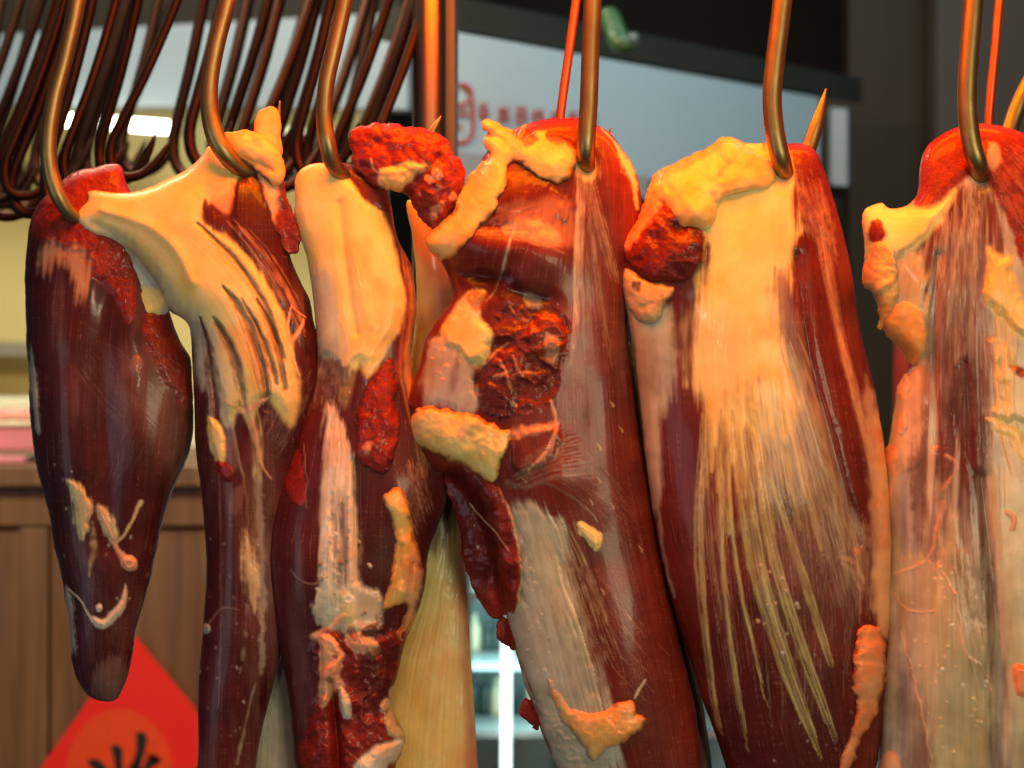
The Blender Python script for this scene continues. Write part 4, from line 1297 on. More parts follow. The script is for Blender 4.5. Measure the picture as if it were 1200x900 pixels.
# upper muscle, two rolled folds and the hollow under them
b4.blob([(566, 230), (590, 200), (625, 205), (660, 225), (672, 250), (640, 270), (600, 270), (560, 270), (550, 260)], 'muscle', 1, 5, 5, 14, 2, 10, tint=(.75, .6, .6))
b4.blob([(586, 244), (620, 238), (660, 232), (674, 262), (670, 290), (640, 280), (610, 262)], 'fatpink', .3, 7, 6, 12, tint=(.9, .8, .7))
b4.fan([(560, 262), (590, 250), (630, 236)], [(600, 280), (640, 290), (668, 300)], 14, 'fatpink', .5, 1.8, 1, seed=43)
b4.blob([(590, 265), (622, 255), (650, 268), (660, 285), (640, 290), (615, 280), (600, 278)], 'fatpink', .45, 4, 4, 9, 1)
b4.bundle([(525, 278, 4), (550, 270, 4), (580, 272, 3), (604, 266, 3)], 'fatpink', 3, .45)
b4.line([(604, 262, 1.6), (596, 285, 1.8), (590, 310, 1.6), (580, 340, 1.4), (570, 352, 2)], 'silver', .9, 2)
b4.hill(558, 284, 34, 20, 10, 14).hill(600, 288, 26, 16, 5, -20).hill(636, 298, 32, 30, 11, 24).hill(600, 232, 40, 24, 5, -15)
b4.hill(562, 322, 30, 9, -11, 6).hill(622, 346, 24, 10, -14, 14).hill(566, 335, 26, 16, -8).hill(612, 372, 34, 14, -6)
b4.fan([(530, 278), (534, 300), (545, 312)], [(596, 274), (594, 300), (580, 314)], 18, 'maroon', .55, 1.2, -.6, seed=44)
b4.fan([(600, 280), (602, 310), (606, 330)], [(668, 300), (660, 320), (652, 340)], 18, 'maroon', .55, 1.4, -.7, seed=45)
b4.blob([(538, 318), (560, 314), (590, 316), (620, 336), (645, 345), (640, 360), (600, 352), (570, 345), (545, 340)], 'maroon', .8, 4, 4, 10, tint=(.8, .7, .7))
# torn raw middle
b4.blob([(578, 372), (600, 352), (635, 356), (655, 366), (666, 380), (666, 410), (656, 440), (646, 478), (636, 488), (620, 478), (600, 492), (575, 490), (556, 470), (550, 450), (560, 420), (574, 400)], 'cut', .95, 5, 9, 22, -3, 12, tint=(.62, .9, 1))
b4.crumple([(582, 370), (640, 360), (664, 390), (650, 440), (620, 450), (580, 440)], 10, 26)
b4.crumple([(560, 400), (640, 360), (664, 390), (650, 470), (590, 480)], 2.0, 9)
b4.blob([(612, 390), (630, 368), (655, 368), (666, 388), (662, 410), (640, 415), (620, 412)], 'cut', .9, 3, 3, 9, 6, 9, tint=(1, 1.8, 1.6))
b4.blob([(640, 392), (656, 398), (652, 425), (640, 420)], 'fatpink', .55, 3, 3, 8, 1)
b4.blob([(552, 448), (580, 445), (600, 458), (602, 480), (590, 494), (568, 486), (554, 470)], 'maroon', .9, 3, 2, 12, 3, 10)
for pts in ([(578, 442, 2), (588, 438, 2.6), (600, 434, 2)], [(586, 422, 1.4), (594, 440, 2), (598, 456, 1.6)], [(600, 416, 1.4), (606, 432, 2), (612, 440, 1.2)], [(570, 425, 1.6), (584, 410, 1.8), (596, 402, 1.4)],
            [(598, 360, 1.5), (606, 372, 2), (618, 376, 1.5)], [(600, 440, 1.4), (614, 436, 2), (628, 438, 1.6)]):
    b4.line(pts, 'fatpink', .5, 3, jag=.5, soft=.95, tint=(1, .7, .5))
b4.blob([(614, 346), (628, 346), (634, 358), (624, 362)], 'silver', .5, 3, 1, 8)
# fat patch and pale skin left of the tear
b4.blob([(548, 345), (566, 342), (562, 372), (575, 385), (574, 410), (560, 428), (545, 425), (530, 410), (518, 400), (520, 380), (535, 362)], 'fat', .95, 4, 4, 10, 5, 10)
b4.blob([(500, 400), (520, 396), (534, 412), (552, 428), (550, 450), (560, 478), (545, 485), (520, 476), (500, 478), (494, 462), (496, 430)], 'silver', .9, 6, 4, 14, 1, 8)
b4.line([(536, 420, 4), (532, 440, 6), (530, 458, 3)], 'film', .7, -1)
b4.blob([(545, 345), (560, 340), (575, 350), (560, 366), (552, 360)], 'cut', .7, 3, 3, 8)
b4.line([(482, 468, 2), (492, 432, 2.6), (505, 398, 2.4), (522, 370, 2.4), (536, 346, 2)], 'cut', .9, 1, tint=(.7, .6, .6))
b4.blobs([(500, 395), (520, 400), (525, 440), (505, 450)], 8, ['fatpink', 'silver'], (3, 6), (1, 2.5), 40, .8)
# lower muscle
b4.blob([(600, 505), (640, 496), (660, 505), (650, 540), (610, 556), (595, 545)], 'muscle', .9, 5, 4, 14, 3, 10, tint=(1.1, 1.3, 1))
b4.fan([(600, 545), (640, 520), (680, 505)], [(600, 580), (650, 560), (700, 560)], 14, 'silver', .5, 1.6, .7, seed=46)
b4.line([(650, 497, 5), (620, 505, 6), (600, 508, 6)], 'fatpink', .7, 2, jag=.5)
b4.line([(645, 470, 1.6), (652, 500, 3.4), (640, 530, 2), (620, 550, 1.6)], 'fatpink', .6, 1.4, jag=.5)
b4.line([(596, 566, 4), (615, 572, 3), (640, 566, 2), (680, 590, 2), (700, 612, 2)], 'film', .6, 1)
b4.hill(655, 560, 34, 40, 7)
b4.blob([(676, 612), (690, 616), (704, 626), (704, 640), (697, 645), (688, 634), (680, 626)], 'fat', 1, 1.5, 2, 7, 4, 5)
b4.blob([(592, 592), (615, 590), (640, 600), (664, 620), (668, 650), (670, 690), (690, 750), (708, 800), (722, 860), (720, 930), (700, 960), (662, 920), (640, 875), (622, 830), (604, 780), (590, 730), (604, 700), (608, 660), (602, 620)], 'grey', .85, 9, 9, 20, 1.5, 12, tint=(1.05, 1.05, 1))
b4.fan([(594, 592), (606, 680), (640, 800), (670, 900)], [(650, 600), (670, 660), (690, 760), (712, 860)], 30, 'white', .5, 1.5, .6, seed=57)
b4.fan([(596, 592), (630, 660), (660, 760), (690, 860)], [(660, 600), (690, 660), (715, 730), (740, 790)], 34, 'tendon', .6, 1.1, .7, seed=47, trim=.4)
b4.fan([(640, 700), (655, 760), (680, 860)], [(668, 680), (700, 760), (730, 850)], 14, 'film', .6, 2.2, -.6, seed=48)
b4.fan([(600, 620), (604, 700), (640, 820)], [(620, 640), (640, 760), (680, 880)], 14, 'silver', .5, 2, .6, seed=49)
b4.blobs([(612, 660), (640, 700), (655, 800), (680, 880), (640, 860), (612, 780)], 46, ['white', 'tendon', 'grey'], (1, 3.0), (.8, 1.8), 41, .7)
b4.crumple([(620, 820), (650, 840), (690, 900), (670, 920), (640, 880)], 3, 8)
for k, (x_, y_) in enumerate(((600, 470), (612, 560), (700, 560), (716, 590), (725, 500), (705, 690), (735, 720), (715, 470), (700, 520), (748, 640), (690, 585))):
    b4.line([(x_, y_, .6), (x_ + 4, y_ + 5, 1.2), (x_ + 3, y_ + 7, .7)], 'tendon', .5, .8)
b4.fan([(700, 640), (740, 700), (790, 760)], [(690, 740), (720, 790), (760, 830)], 12, 'fatpink', .35, .7, .2, seed=50, trim=.45)
b4.fan([(640, 560), (700, 600), (750, 660)], [(680, 520), (720, 560), (750, 600)], 14, 'fatpink', .3, .7, .2, seed=51, trim=.4)
b4.line([(756, 796, 1), (748, 808, 2), (744, 818, 1.5)], 'tendon', .8, 1.2)
b4.hill(720, 480, 30, 120, 6).hill(740, 780, 40, 130, 8)
b4.veil("film", .15, 30, 150)
b4.hill(688, 192, 11, 13, -8).blob([(676, 184), (690, 180), (700, 190), (700, 206), (688, 212), (678, 204)], "tendon", .7, 4, 3, 8)
b4.build("body", MEAT, r4)
q = Piece([(564, 142), (572, 140), (582, 144), (592, 149), (600, 152), (606, 156), (612, 148), (617, 145), (618, 153), (611, 162), (618, 160), (630, 150), (641, 152), (642, 160), (655, 164), (668, 168), (676, 178),
           (677, 192), (668, 208), (654, 218), (644, 211), (630, 208), (620, 200), (606, 190), (596, 196), (594, 214), (588, 228), (580, 246), (568, 262), (556, 274), (544, 288), (532, 302), (515, 304), (506, 296),
           (498, 284), (508, 268), (520, 256), (531, 246), (534, 230), (545, 214), (560, 194), (572, 181), (568, 170), (566, 160), (573, 155), (566, 151)], 'fat', over=b4, fat=.5, inner=9, seed=47, rough_edge=1.6, lump=3, base=2)
q.hill(572, 148, 9, 8, 6).hill(576, 168, 10, 10, 8).hill(612, 176, 12, 12, 5).hill(650, 192, 20, 16, 5).groove([(566, 157, 3), (580, 160, 3), (590, 164, 2)], 6)
q.blob([(612, 160), (625, 158), (632, 164), (620, 172), (612, 170)], 'cut', .8, 2, 2, 6, -2)
q.blob([(560, 195), (600, 170), (640, 175), (640, 190), (590, 200), (560, 225)], 'fatpink', .35, 10, 6, 12)
q.crumple([(560, 190), (600, 160), (670, 170), (670, 205), (600, 195), (550, 250)], 2.2, 16)
q.blob([(534, 240), (560, 230), (550, 270), (520, 298), (504, 290), (516, 266)], 'tendon', .55, 6, 4, 12)
q.stain((1.0, 0.60, 0.30), .9).build("fat_cap", MEAT, r4)
q = Piece([(490, 478), (502, 474), (518, 478), (536, 482), (552, 484), (566, 490), (580, 498), (592, 502), (600, 510), (598, 522), (592, 532), (588, 545), (583, 560), (577, 568), (566, 562), (552, 552), (543, 545), (534, 545),
           (520, 538), (505, 530), (490, 525), (480, 520), (477, 508), (478, 494)], 'fat', over=b4, fat=.85, inner=15, seed=48, rough_edge=2, lump=3)
q.crumple([(490, 480), (560, 490), (590, 520), (575, 555), (500, 520)], 3.5, 24)
q.blobs([(490, 482), (560, 488), (580, 540), (500, 518)], 9, ['fat', 'fat', 'fatpink'], (6, 12), (1, 3), 42, .5)
q.stain((1.0, 0.82, 0.6), .6).build("fat_roll", MEAT, r4)
q = Piece([(520, 545), (540, 540), (560, 552), (580, 566), (594, 588), (604, 615), (610, 640), (613, 668), (611, 700), (606, 720), (594, 721), (584, 726), (574, 722), (562, 706), (550, 680), (541, 650), (539, 625), (532, 600), (524, 575)],
          'cut', over=b4, base=-4, fat=.55, seed=49, rough_edge=1.4, lump=1.5)
q.blob([(520, 545), (560, 552), (575, 580), (590, 620), (585, 660), (570, 700), (545, 670), (535, 620), (525, 580)], 'maroon', .8, 8, 4, 18, tint=(1, .9, .8))
q.line([(584, 570, 1), (596, 595, 2), (607, 630, 2.4), (612, 670, 2.2), (609, 705, 2.4), (604, 720, 2), (592, 722, 1.4)], 'fatpink', .85, 1)
q.line([(550, 590, .8), (566, 608, 1), (582, 625, 1), (596, 645, .8)], 'fatpink', .7, 1)
q.build("muscle_flap", MEAT, r4)
for k, pts in enumerate(([(583, 728), (592, 724), (602, 735), (606, 750), (604, 762), (592, 756), (582, 746)], [(616, 818), (624, 824), (634, 840), (632, 856), (622, 850), (616, 842), (608, 836)])):
    q = Piece(pts, 'cut', over=b4, base=-14, fat=.6, seed=60 + k, rough_edge=1.5, edge_sc=5, lump=.6, sink=6)
    q.build("meat_scrap", MEAT, r4)
q = Piece([(640, 794), (648, 800), (655, 812), (664, 824), (676, 832), (690, 834), (706, 832), (720, 826), (736, 820), (746, 823), (748, 834), (757, 846), (754, 858), (744, 862), (732, 872), (718, 876), (706, 884), (700, 892), (692, 890),
           (684, 876), (672, 860), (660, 846), (650, 828), (644, 812)], 'fatpink', over=b4, fat=.7, inner=10, seed=50, rough_edge=2.2, lump=2)
q.blob([(640, 794), (660, 820), (690, 834), (748, 820), (757, 848), (700, 892), (660, 850)], 'fat', .75, 3, 5, 14)
q.crumple([(660, 826), (745, 822), (750, 855), (700, 885)], 2.4, 12)
q.stain((1.0, 0.60, 0.30), .9).build("fat_lobe", MEAT, r4)

# ---------- fifth cut: large teardrop with pale fat fanning into streaks
r5 = empty("fat_streaked_haunch", P(918, 190), "large teardrop beef cut with yellow fat fanning down into long streaks over red muscle", "meat", "beef cuts hanging in a row")
b5 = Piece([(752, 258), (756, 232), (764, 212), (780, 198), (804, 186), (824, 176), (840, 167), (856, 162), (872, 167), (888, 168), (904, 167), (922, 168), (938, 168), (950, 172), (960, 184), (968, 205), (977, 234),
            (986, 266), (995, 302), (1002, 342), (1010, 395), (1019, 430), (1028, 470), (1036, 520), (1042, 567), (1046, 615), (1047, 660), (1045, 712), (1043, 762), (1037, 820), (1032, 865), (1024, 905), (1005, 960), (985, 1010),
            (930, 1040), (880, 1010), (862, 940), (848, 892), (836, 855), (822, 818), (808, 770), (790, 715), (776, 660), (766, 605), (758, 550), (751, 490), (744, 430), (738, 390), (734, 366), (728, 340), (726, 312), (728, 290), (740, 268)],
           'muscle', depth=30, fat=.50, back=.7, seed=51, lump=1.5,
           guides=[[(740, 160), (735, 350), (765, 600), (850, 900)], [(830, 160), (815, 400), (822, 620), (880, 900)], [(880, 160), (865, 450), (890, 680), (950, 900)], [(930, 160), (930, 400), (980, 600), (1000, 900)], [(950, 160), (1000, 350), (1046, 640), (1030, 900)]])
b5.blob([(845, 700), (900, 680), (960, 760), (1000, 860), (980, 1020), (880, 1020), (840, 850)], 'maroon', .75, 24, 10, 30)
b5.blob([(775, 440), (800, 420), (822, 500), (832, 620), (840, 720), (810, 730), (785, 640), (772, 540)], 'muscle', .9, 10, 4, 20, tint=(.85, .9, .9))
# left pale flank
b5.blob([(728, 330), (750, 350), (785, 360), (800, 390), (795, 430), (780, 480), (772, 560), (768, 600), (758, 560), (748, 480), (738, 410)], 'silver', .9, 8, 5, 18, tint=(.95, 1, .9))
b5.blob([(792, 330), (820, 335), (822, 370), (812, 400), (800, 410), (790, 395), (790, 360)], 'maroon', .9, 5, 3, 12, tint=(1.1, 1, 1.1))
b5.line([(770, 430, 3), (766, 480, 4), (768, 560, 3), (776, 640, 2), (790, 700, 1.6)], 'silver', .6, 1)
# main fat sheet
b5.blob([(750, 225), (800, 188), (855, 160), (900, 165), (932, 200), (930, 240), (938, 290), (925, 330), (918, 380), (930, 430), (935, 480), (918, 520), (902, 500), (890, 540), (872, 500), (860, 540), (848, 495), (838, 520), (826, 470),
         (812, 450), (816, 390), (824, 330), (830, 290), (800, 270), (760, 262)], 'fat', 1, 9, 6, 20, 1.2, 40)
b5.fan([(905, 330), (930, 430), (965, 560), (990, 660)], [(925, 330), (960, 430), (1000, 560), (1015, 650)], 20, 'silver', .4, 1.4, .4, seed=63, tint=(1.1, 1, 1))
b5.blob([(812, 380), (826, 350), (860, 360), (880, 420), (870, 480), (840, 480), (818, 450)], 'tendon', .5, 16, 6, 24)
b5.blob([(908, 360), (925, 340), (955, 400), (985, 480), (1005, 560), (1020, 640), (1020, 700), (995, 720), (975, 640), (950, 560), (925, 480)], 'film', .35, 14, 8, 26, tint=(1.3, 1.2, 1.3))
b5.blob([(905, 320), (918, 315), (925, 350), (945, 430), (930, 440), (915, 390)], 'film', .75, 5, 4, 12, tint=(1.1, 1, 1))
b5.fan([(832, 380), (826, 480), (822, 620)], [(918, 380), (932, 500), (965, 650)], 18, 'fat', .75, 3.4, .8, seed=60, trim=.3, brk=.2)
b5.fan([(842, 440), (838, 540), (836, 640)], [(912, 440), (930, 540), (960, 640)], 10, 'muscle', .8, 3.0, -.5, seed=61, trim=.3)
b5.fan([(828, 420), (820, 520), (822, 640), (838, 760)], [(925, 380), (955, 480), (990, 590), (1000, 700)], 60, 'fat', .5, 1.3, .4, seed=52, trim=.35)
b5.fan([(900, 420), (925, 520), (960, 640), (985, 740)], [(935, 390), (975, 490), (1010, 600), (1018, 680)], 30, 'tendon', .5, 1.2, .3, seed=53, trim=.3)
b5.fan([(845, 480), (850, 580), (870, 700), (900, 820)], [(905, 480), (935, 600), (975, 720), (990, 800)], 34, 'muscle', .8, 2.2, -.8, seed=54, trim=.25)
for pts in ([(872, 440, 7), (864, 500, 5), (870, 560, 6.5), (880, 620, 7), (890, 680, 7), (908, 740, 7), (928, 800, 6), (948, 850, 4), (962, 890, 2)],
            [(884, 440, 5), (888, 520, 4), (896, 600, 4.5), (912, 670, 4.5), (936, 750, 5), (962, 820, 4), (980, 870, 2.5)],
            [(826, 470, 3), (824, 520, 3.5), (820, 580, 4.5), (819, 630, 5), (823, 700, 4), (828, 750, 3), (838, 830, 3), (846, 860, 2.5)],
            [(846, 500, 2.5), (844, 550, 2), (846, 590, 3.5), (845, 640, 2), (852, 720, 1.6), (860, 780, 2.4), (868, 830, 4), (878, 880, 2)],
            [(855, 520, 1.6), (856, 600, 1.4), (866, 680, 1.4), (884, 760, 1.2), (900, 830, 1)],
            [(893, 660, 1.6), (900, 700, 2.4), (912, 740, 2)], [(905, 560, 2), (930, 640, 2.5), (950, 700, 3), (975, 780, 2.5)]):
    b5.bundle(pts, 'fat', 7 if pts[0][2] > 4 else 4, tint=(.95, 1, 1.1))
b5.blobs([(890, 640), (930, 680), (940, 760), (900, 760), (880, 690)], 16, ['fatpink', 'silver'], (1.5, 3.2), (.8, 1.6), 51, .8)
# right flank: bare red muscle with an orange seam
b5.blob([(934, 172), (955, 176), (972, 215), (985, 262), (975, 290), (955, 270), (940, 240), (932, 210)], 'cut', .9, 4, 4, 12, 1.5, 8, tint=(.85, 1.4, 1.2))
b5.fan([(930, 200), (940, 260), (962, 320)], [(955, 190), (975, 250), (985, 310)], 14, 'fatpink', .55, 1.8, .8, seed=55)
b5.blob([(930, 290), (948, 272), (960, 310), (978, 370), (990, 440), (1006, 520), (1014, 600), (1006, 610), (985, 560), (968, 490), (950, 420), (938, 350)], 'muscle', 1, 4, 3, 18, 2, 12, tint=(1.05, 1, .9))
b5.bundle([(960, 240, 5), (968, 300, 6), (980, 370, 4), (994, 430, 4), (1012, 500, 4), (1028, 570, 5), (1034, 620, 6)], 'fatpink', 6, tint=(1.1, 1, .8))
b5.blob([(1015, 440), (1030, 490), (1042, 560), (1046, 640), (1044, 720), (1034, 740), (1024, 680), (1022, 600), (1016, 520)], 'fatpink', .65, 5, 4, 16)
b5.bundle([(984, 655, 5), (1000, 664, 6), (1012, 690, 5)], 'fatpink', 4, .8)
b5.blob([(1026, 480), (1036, 500), (1044, 570), (1048, 660), (1044, 740), (1030, 738), (1024, 690), (1030, 620), (1026, 560)], 'fatpink', .8, 5, 4, 12, 1.5, 10, tint=(1.05, .85, .6))
b5.fan([(985, 590), (1000, 640), (1005, 720)], [(1020, 600), (1026, 660), (1024, 730)], 16, 'fatpink', .6, 1.2, .7, seed=56)
b5.blobs([(930, 760), (990, 800), (1000, 900), (900, 900)], 14, ['silver', 'film'], (1, 2.2), (.3, 1), 52, .7)
b5.hill(870, 620, 60, 180, 9).groove([(934, 300, 6), (950, 420, 5), (985, 560, 6), (1004, 640, 5)], 4)
b5.fan([(835, 460), (828, 600), (842, 760), (866, 880)], [(960, 440), (1000, 580), (1012, 720), (990, 860)], 60, "silver", .4, .8, .2, seed=64, trim=.4)
b5.hill(916, 204, 12, 14, -9).blob([(902, 190), (916, 186), (930, 196), (930, 214), (918, 222), (905, 212)], "fatpink", .7, 4, 3, 8)
b5.build("body", MEAT, r5)
q = Piece([(727, 284), (736, 272), (745, 262), (752, 244), (762, 230), (780, 226), (800, 240), (818, 262), (828, 272), (828, 298), (820, 314), (808, 328), (796, 332), (780, 330), (764, 331), (752, 324), (738, 312), (728, 300)],
          'cut', over=b5, fat=.7, inner=20, base=4, seed=57, rough_edge=1.6, lump=2.5)
q.blob([(727, 284), (752, 244), (765, 228), (775, 240), (760, 262), (742, 285), (730, 296)], 'fatpink', .85, 3, 3, 8, 3, 6, tint=(1.1, .7, .5))
q.blob([(770, 260), (828, 272), (826, 300), (800, 330), (760, 326), (745, 310)], 'cut', .8, 6, 4, 14, tint=(.6, .8, .8))
q.crumple([(740, 290), (770, 250), (826, 280), (800, 326)], 2.5, 12)
q.hill(796, 268, 9, 8, -10)
q.build("raw_lump", MEAT, r5)
q = Piece([(727, 318), (736, 312), (748, 322), (760, 328), (776, 332), (790, 336), (788, 346), (780, 354), (776, 366), (770, 377), (758, 380), (748, 376), (738, 364), (730, 344)], 'tendon', over=b5, fat=.7, inner=10, seed=58, rough_edge=1.2, lump=3, base=4)
q.blob([(740, 330), (752, 330), (750, 345), (742, 340)], 'maroon', .8, 2, 2, 6, -4)
q.crumple([(730, 320), (788, 338), (760, 378), (736, 355)], 3, 12)
q.stain((1.0, 0.60, 0.30), .9).build("fat_lobe", MEAT, r5)
q = Piece([(758, 240), (760, 216), (772, 200), (792, 190), (814, 180), (830, 174), (842, 163), (855, 160), (866, 164), (880, 172), (896, 182), (906, 196), (908, 212), (896, 222), (880, 224), (866, 226), (852, 230), (843, 236), (840, 250), (836, 263), (828, 269), (812, 270),
           (798, 264), (792, 262), (785, 268), (782, 256), (781, 246), (776, 240), (768, 244), (760, 250)], 'fat', over=b5, fat=.8, inner=15, seed=59, rough_edge=1.4, lump=3, base=4)
q.hill(812, 246, 20, 16, 8).groove([(836, 228, 3), (840, 244, 2.4), (836, 262, 2)], 4).hill(790, 216, 20, 14, 5).groove([(842, 182, 4), (850, 196, 6), (846, 206, 4)], 5).hill(856, 172, 12, 9, 5)
q.blob([(762, 206), (800, 188), (840, 168), (845, 175), (805, 196), (770, 214)], 'fatpink', .6, 4, 3, 9, tint=(1, .6, .4))
q.crumple([(770, 200), (890, 180), (890, 215), (800, 255)], 1.8, 18)
q.stain((1.0, 0.60, 0.30), .9).build("fat_flap", MEAT, r5)
q = Piece([(1003, 752), (1004, 740), (1012, 732), (1022, 731), (1032, 738), (1039, 750), (1040, 775), (1037, 800), (1032, 825), (1022, 850), (1010, 868), (1004, 885), (996, 902), (985, 905), (984, 885), (992, 872), (999, 850), (1002, 825), (998, 802), (999, 775)],
          'fatpink', over=b5, fat=.75, inner=15, seed=61, rough_edge=2, lump=3, base=4)
q.crumple([(1003, 740), (1036, 745), (1030, 820), (995, 895)], 3, 13)
q.blob([(1003, 740), (1036, 740), (1038, 800), (1000, 890), (990, 880), (998, 800)], 'fatpink', .8, 5, 5, 14, tint=(1.1, .72, .45))
q.blob([(1010, 800), (1034, 800), (1010, 860), (990, 900), (990, 870)], 'fatpink', .6, 6, 5, 10)
q.stain((1.0, 0.60, 0.30), .9).build("fat_lump", MEAT, r5)

# ---------- sixth cut at the right edge: mostly tan membrane, bright red crest
r6 = empty("membrane_covered_haunch", P(1150, 190), "rightmost beef cut, mostly tan membrane and fat, with a bright red crest", "meat", "beef cuts hanging in a row")
b6 = Piece([(1010, 262), (1013, 246), (1024, 240), (1034, 238), (1042, 244), (1056, 243), (1066, 238), (1076, 226), (1077, 205), (1080, 185), (1090, 167), (1106, 156), (1128, 148), (1152, 145), (1178, 149), (1204, 158), (1240, 180), (1280, 230), (1310, 320), (1325, 450),
            (1325, 1010), (1032, 1010), (1030, 890), (1032, 820), (1034, 740), (1036, 670), (1036, 600), (1038, 560), (1040, 530), (1047, 490), (1053, 452), (1070, 428), (1062, 412), (1048, 398), (1034, 384), (1030, 362), (1022, 342), (1011, 326), (1014, 296)],
           'silver', depth=24, fat=.42, back=.5, seed=71, lump=2.2, rough_edge=1.6,
           guides=[[(1100, 160), (1040, 400), (1045, 700), (1045, 1000)], [(1150, 160), (1130, 400), (1120, 700), (1130, 1000)], [(1170, 160), (1210, 400), (1220, 700), (1220, 1000)], [(1200, 160), (1325, 400), (1325, 1000)]])
b6.blob([(1070, 235), (1076, 200), (1090, 160), (1130, 140), (1190, 140), (1260, 190), (1310, 300), (1300, 420), (1240, 380), (1200, 310), (1175, 240), (1160, 215), (1148, 205), (1130, 210), (1110, 232), (1095, 252), (1080, 250)], 'cut', 1, 3, 4, 12, 2, 12)
b6.blob([(1148, 175), (1165, 165), (1180, 190), (1195, 230), (1215, 280), (1190, 270), (1168, 235), (1155, 210)], 'cut', .9, 5, 4, 14, 3, 10, tint=(1, 1.6, 1.4))
b6.fan([(1150, 190), (1175, 240), (1205, 300)], [(1175, 160), (1230, 200), (1270, 280)], 18, 'fatpink', .5, 1.8, .8, seed=71, tint=(1, .6, .5))
b6.blob([(1160, 168), (1170, 170), (1172, 188), (1164, 200), (1156, 190)], 'fatpink', .9, 3, 2, 8, 2)
b6.blob([(1086, 250), (1120, 225), (1150, 215), (1172, 250), (1176, 330), (1150, 380), (1160, 480), (1156, 560), (1130, 600), (1100, 560), (1085, 480), (1084, 400), (1072, 330)], 'maroon', .85, 8, 7, 16)
b6.blob([(1100, 580), (1150, 560), (1176, 700), (1180, 860), (1150, 1000), (1120, 1000), (1110, 800), (1090, 680)], 'film', .8, 12, 9, 16)
b6.blob([(1090, 245), (1110, 232), (1130, 222), (1120, 270), (1108, 330), (1100, 390), (1095, 420), (1086, 400), (1092, 340), (1086, 290)], 'muscle', .75, 7, 5, 16, tint=(.8, .9, .9))
b6.blob([(1120, 250), (1140, 235), (1150, 240), (1155, 300), (1150, 380), (1146, 460), (1140, 560), (1128, 560), (1118, 480), (1108, 420), (1112, 340)], 'muscle', .85, 6, 5, 16, tint=(.7, .8, .9))
b6.blob([(1155, 240), (1172, 250), (1172, 300), (1160, 350), (1152, 320)], 'muscle', .8, 5, 4, 14, tint=(.9, .9, .9))
b6.fan([(1100, 215), (1090, 320), (1075, 430), (1080, 520)], [(1155, 210), (1160, 320), (1168, 440), (1170, 540)], 44, 'grey', .75, 1.5, .8, seed=72, tint=(1.1, 1.15, 1.15))
b6.fan([(1140, 205), (1118, 300), (1105, 400)], [(1150, 205), (1148, 300), (1150, 420)], 12, 'white', .6, 1.3, .9, seed=73)
b6.blob([(1010, 243), (1040, 238), (1070, 242), (1096, 240), (1120, 220), (1110, 250), (1085, 280), (1062, 300), (1040, 305), (1018, 300), (1008, 280)], 'fat', 1, 4, 3, 12, 6, 12)
b6.blob([(1020, 262), (1032, 258), (1038, 276), (1028, 286), (1018, 280)], 'cut', 1, 2, 2, 7, 1)
b6.blob([(1040, 300), (1070, 290), (1085, 320), (1090, 380), (1086, 420), (1070, 430), (1056, 410), (1050, 360)], 'tendon', .85, 6, 5, 14, 2, 10)
b6.blob([(1158, 290), (1170, 300), (1185, 300), (1195, 340), (1215, 370), (1240, 400), (1200, 400), (1170, 370), (1150, 350), (1156, 320)], 'fat', 1, 5, 4, 12, 6, 12)
b6.blob([(1150, 395), (1180, 400), (1200, 430), (1240, 450), (1240, 500), (1200, 500), (1170, 490), (1155, 480), (1175, 470), (1165, 430)], 'tendon', .8, 7, 5, 16, 3, 10)
b6.blob([(1180, 425), (1200, 432), (1230, 440), (1230, 446), (1196, 442)], 'cut', .9, 2, 2, 8, 2)
b6.line([(1156, 490, 3), (1172, 500, 8), (1190, 510, 10), (1205, 540, 10)], 'fat', .9, 4, jag=.5)
b6.blob([(1046, 480), (1060, 430), (1080, 430), (1095, 470), (1090, 540), (1060, 560), (1044, 540)], 'silver', .9, 6, 4, 14, 1, tint=(1.2, 1, .85))
b6.blob([(1072, 520), (1090, 510), (1094, 560), (1086, 620), (1074, 640), (1068, 590)], 'maroon', .7, 6, 6, 9)
b6.blob([(1114, 430), (1138, 425), (1150, 480), (1150, 560), (1160, 640), (1172, 760), (1168, 800), (1156, 740), (1146, 640), (1134, 560), (1118, 540), (1112, 490)], 'maroon', .75, 5, 5, 14, -1)
b6.blob([(1048, 650), (1070, 648), (1100, 660), (1120, 600), (1150, 700), (1165, 800), (1160, 1000), (1100, 1000), (1080, 880), (1060, 760), (1048, 720)], 'tendon', .6, 10, 8, 22, 1, tint=(.85, .82, .72))
b6.blob([(1060, 790), (1080, 830), (1096, 890), (1100, 1000), (1060, 1000), (1050, 900)], 'maroon', .5, 12, 8, 16)
b6.blob([(1160, 560), (1200, 560), (1260, 620), (1260, 1000), (1190, 1000), (1180, 800), (1165, 680)], 'tendon', .6, 12, 8, 22)
for pts in ([(1048, 695, 1.6), (1060, 712, 1.8), (1080, 718, 2), (1096, 716, 1.6)], [(1050, 672, 2), (1072, 664, 2), (1090, 650, 3), (1104, 590, 2.4), (1100, 640, 2)], [(1102, 670, 2), (1120, 700, 2), (1130, 760, 3), (1150, 780, 3), (1162, 810, 2)],
            [(1056, 740, 1), (1070, 790, 2), (1082, 840, 2), (1092, 900, 1.4)], [(1110, 534, 3), (1120, 548, 3), (1104, 575, 2.6)], [(1040, 540, 3), (1048, 556, 3), (1045, 580, 2)]):
    b6.line(pts, 'fatpink', .6, 2.2, jag=.6, soft=.95)
b6.bundle([(1160, 300, 8), (1180, 380, 10), (1176, 470, 9), (1196, 560, 10)], 'fat', 7, .85, 1.5, 2.4, tint=(1, .8, .5))
b6.bundle([(1120, 640, 6), (1140, 740, 8), (1160, 830, 8)], 'maroon', 6, .7, -1, 2)
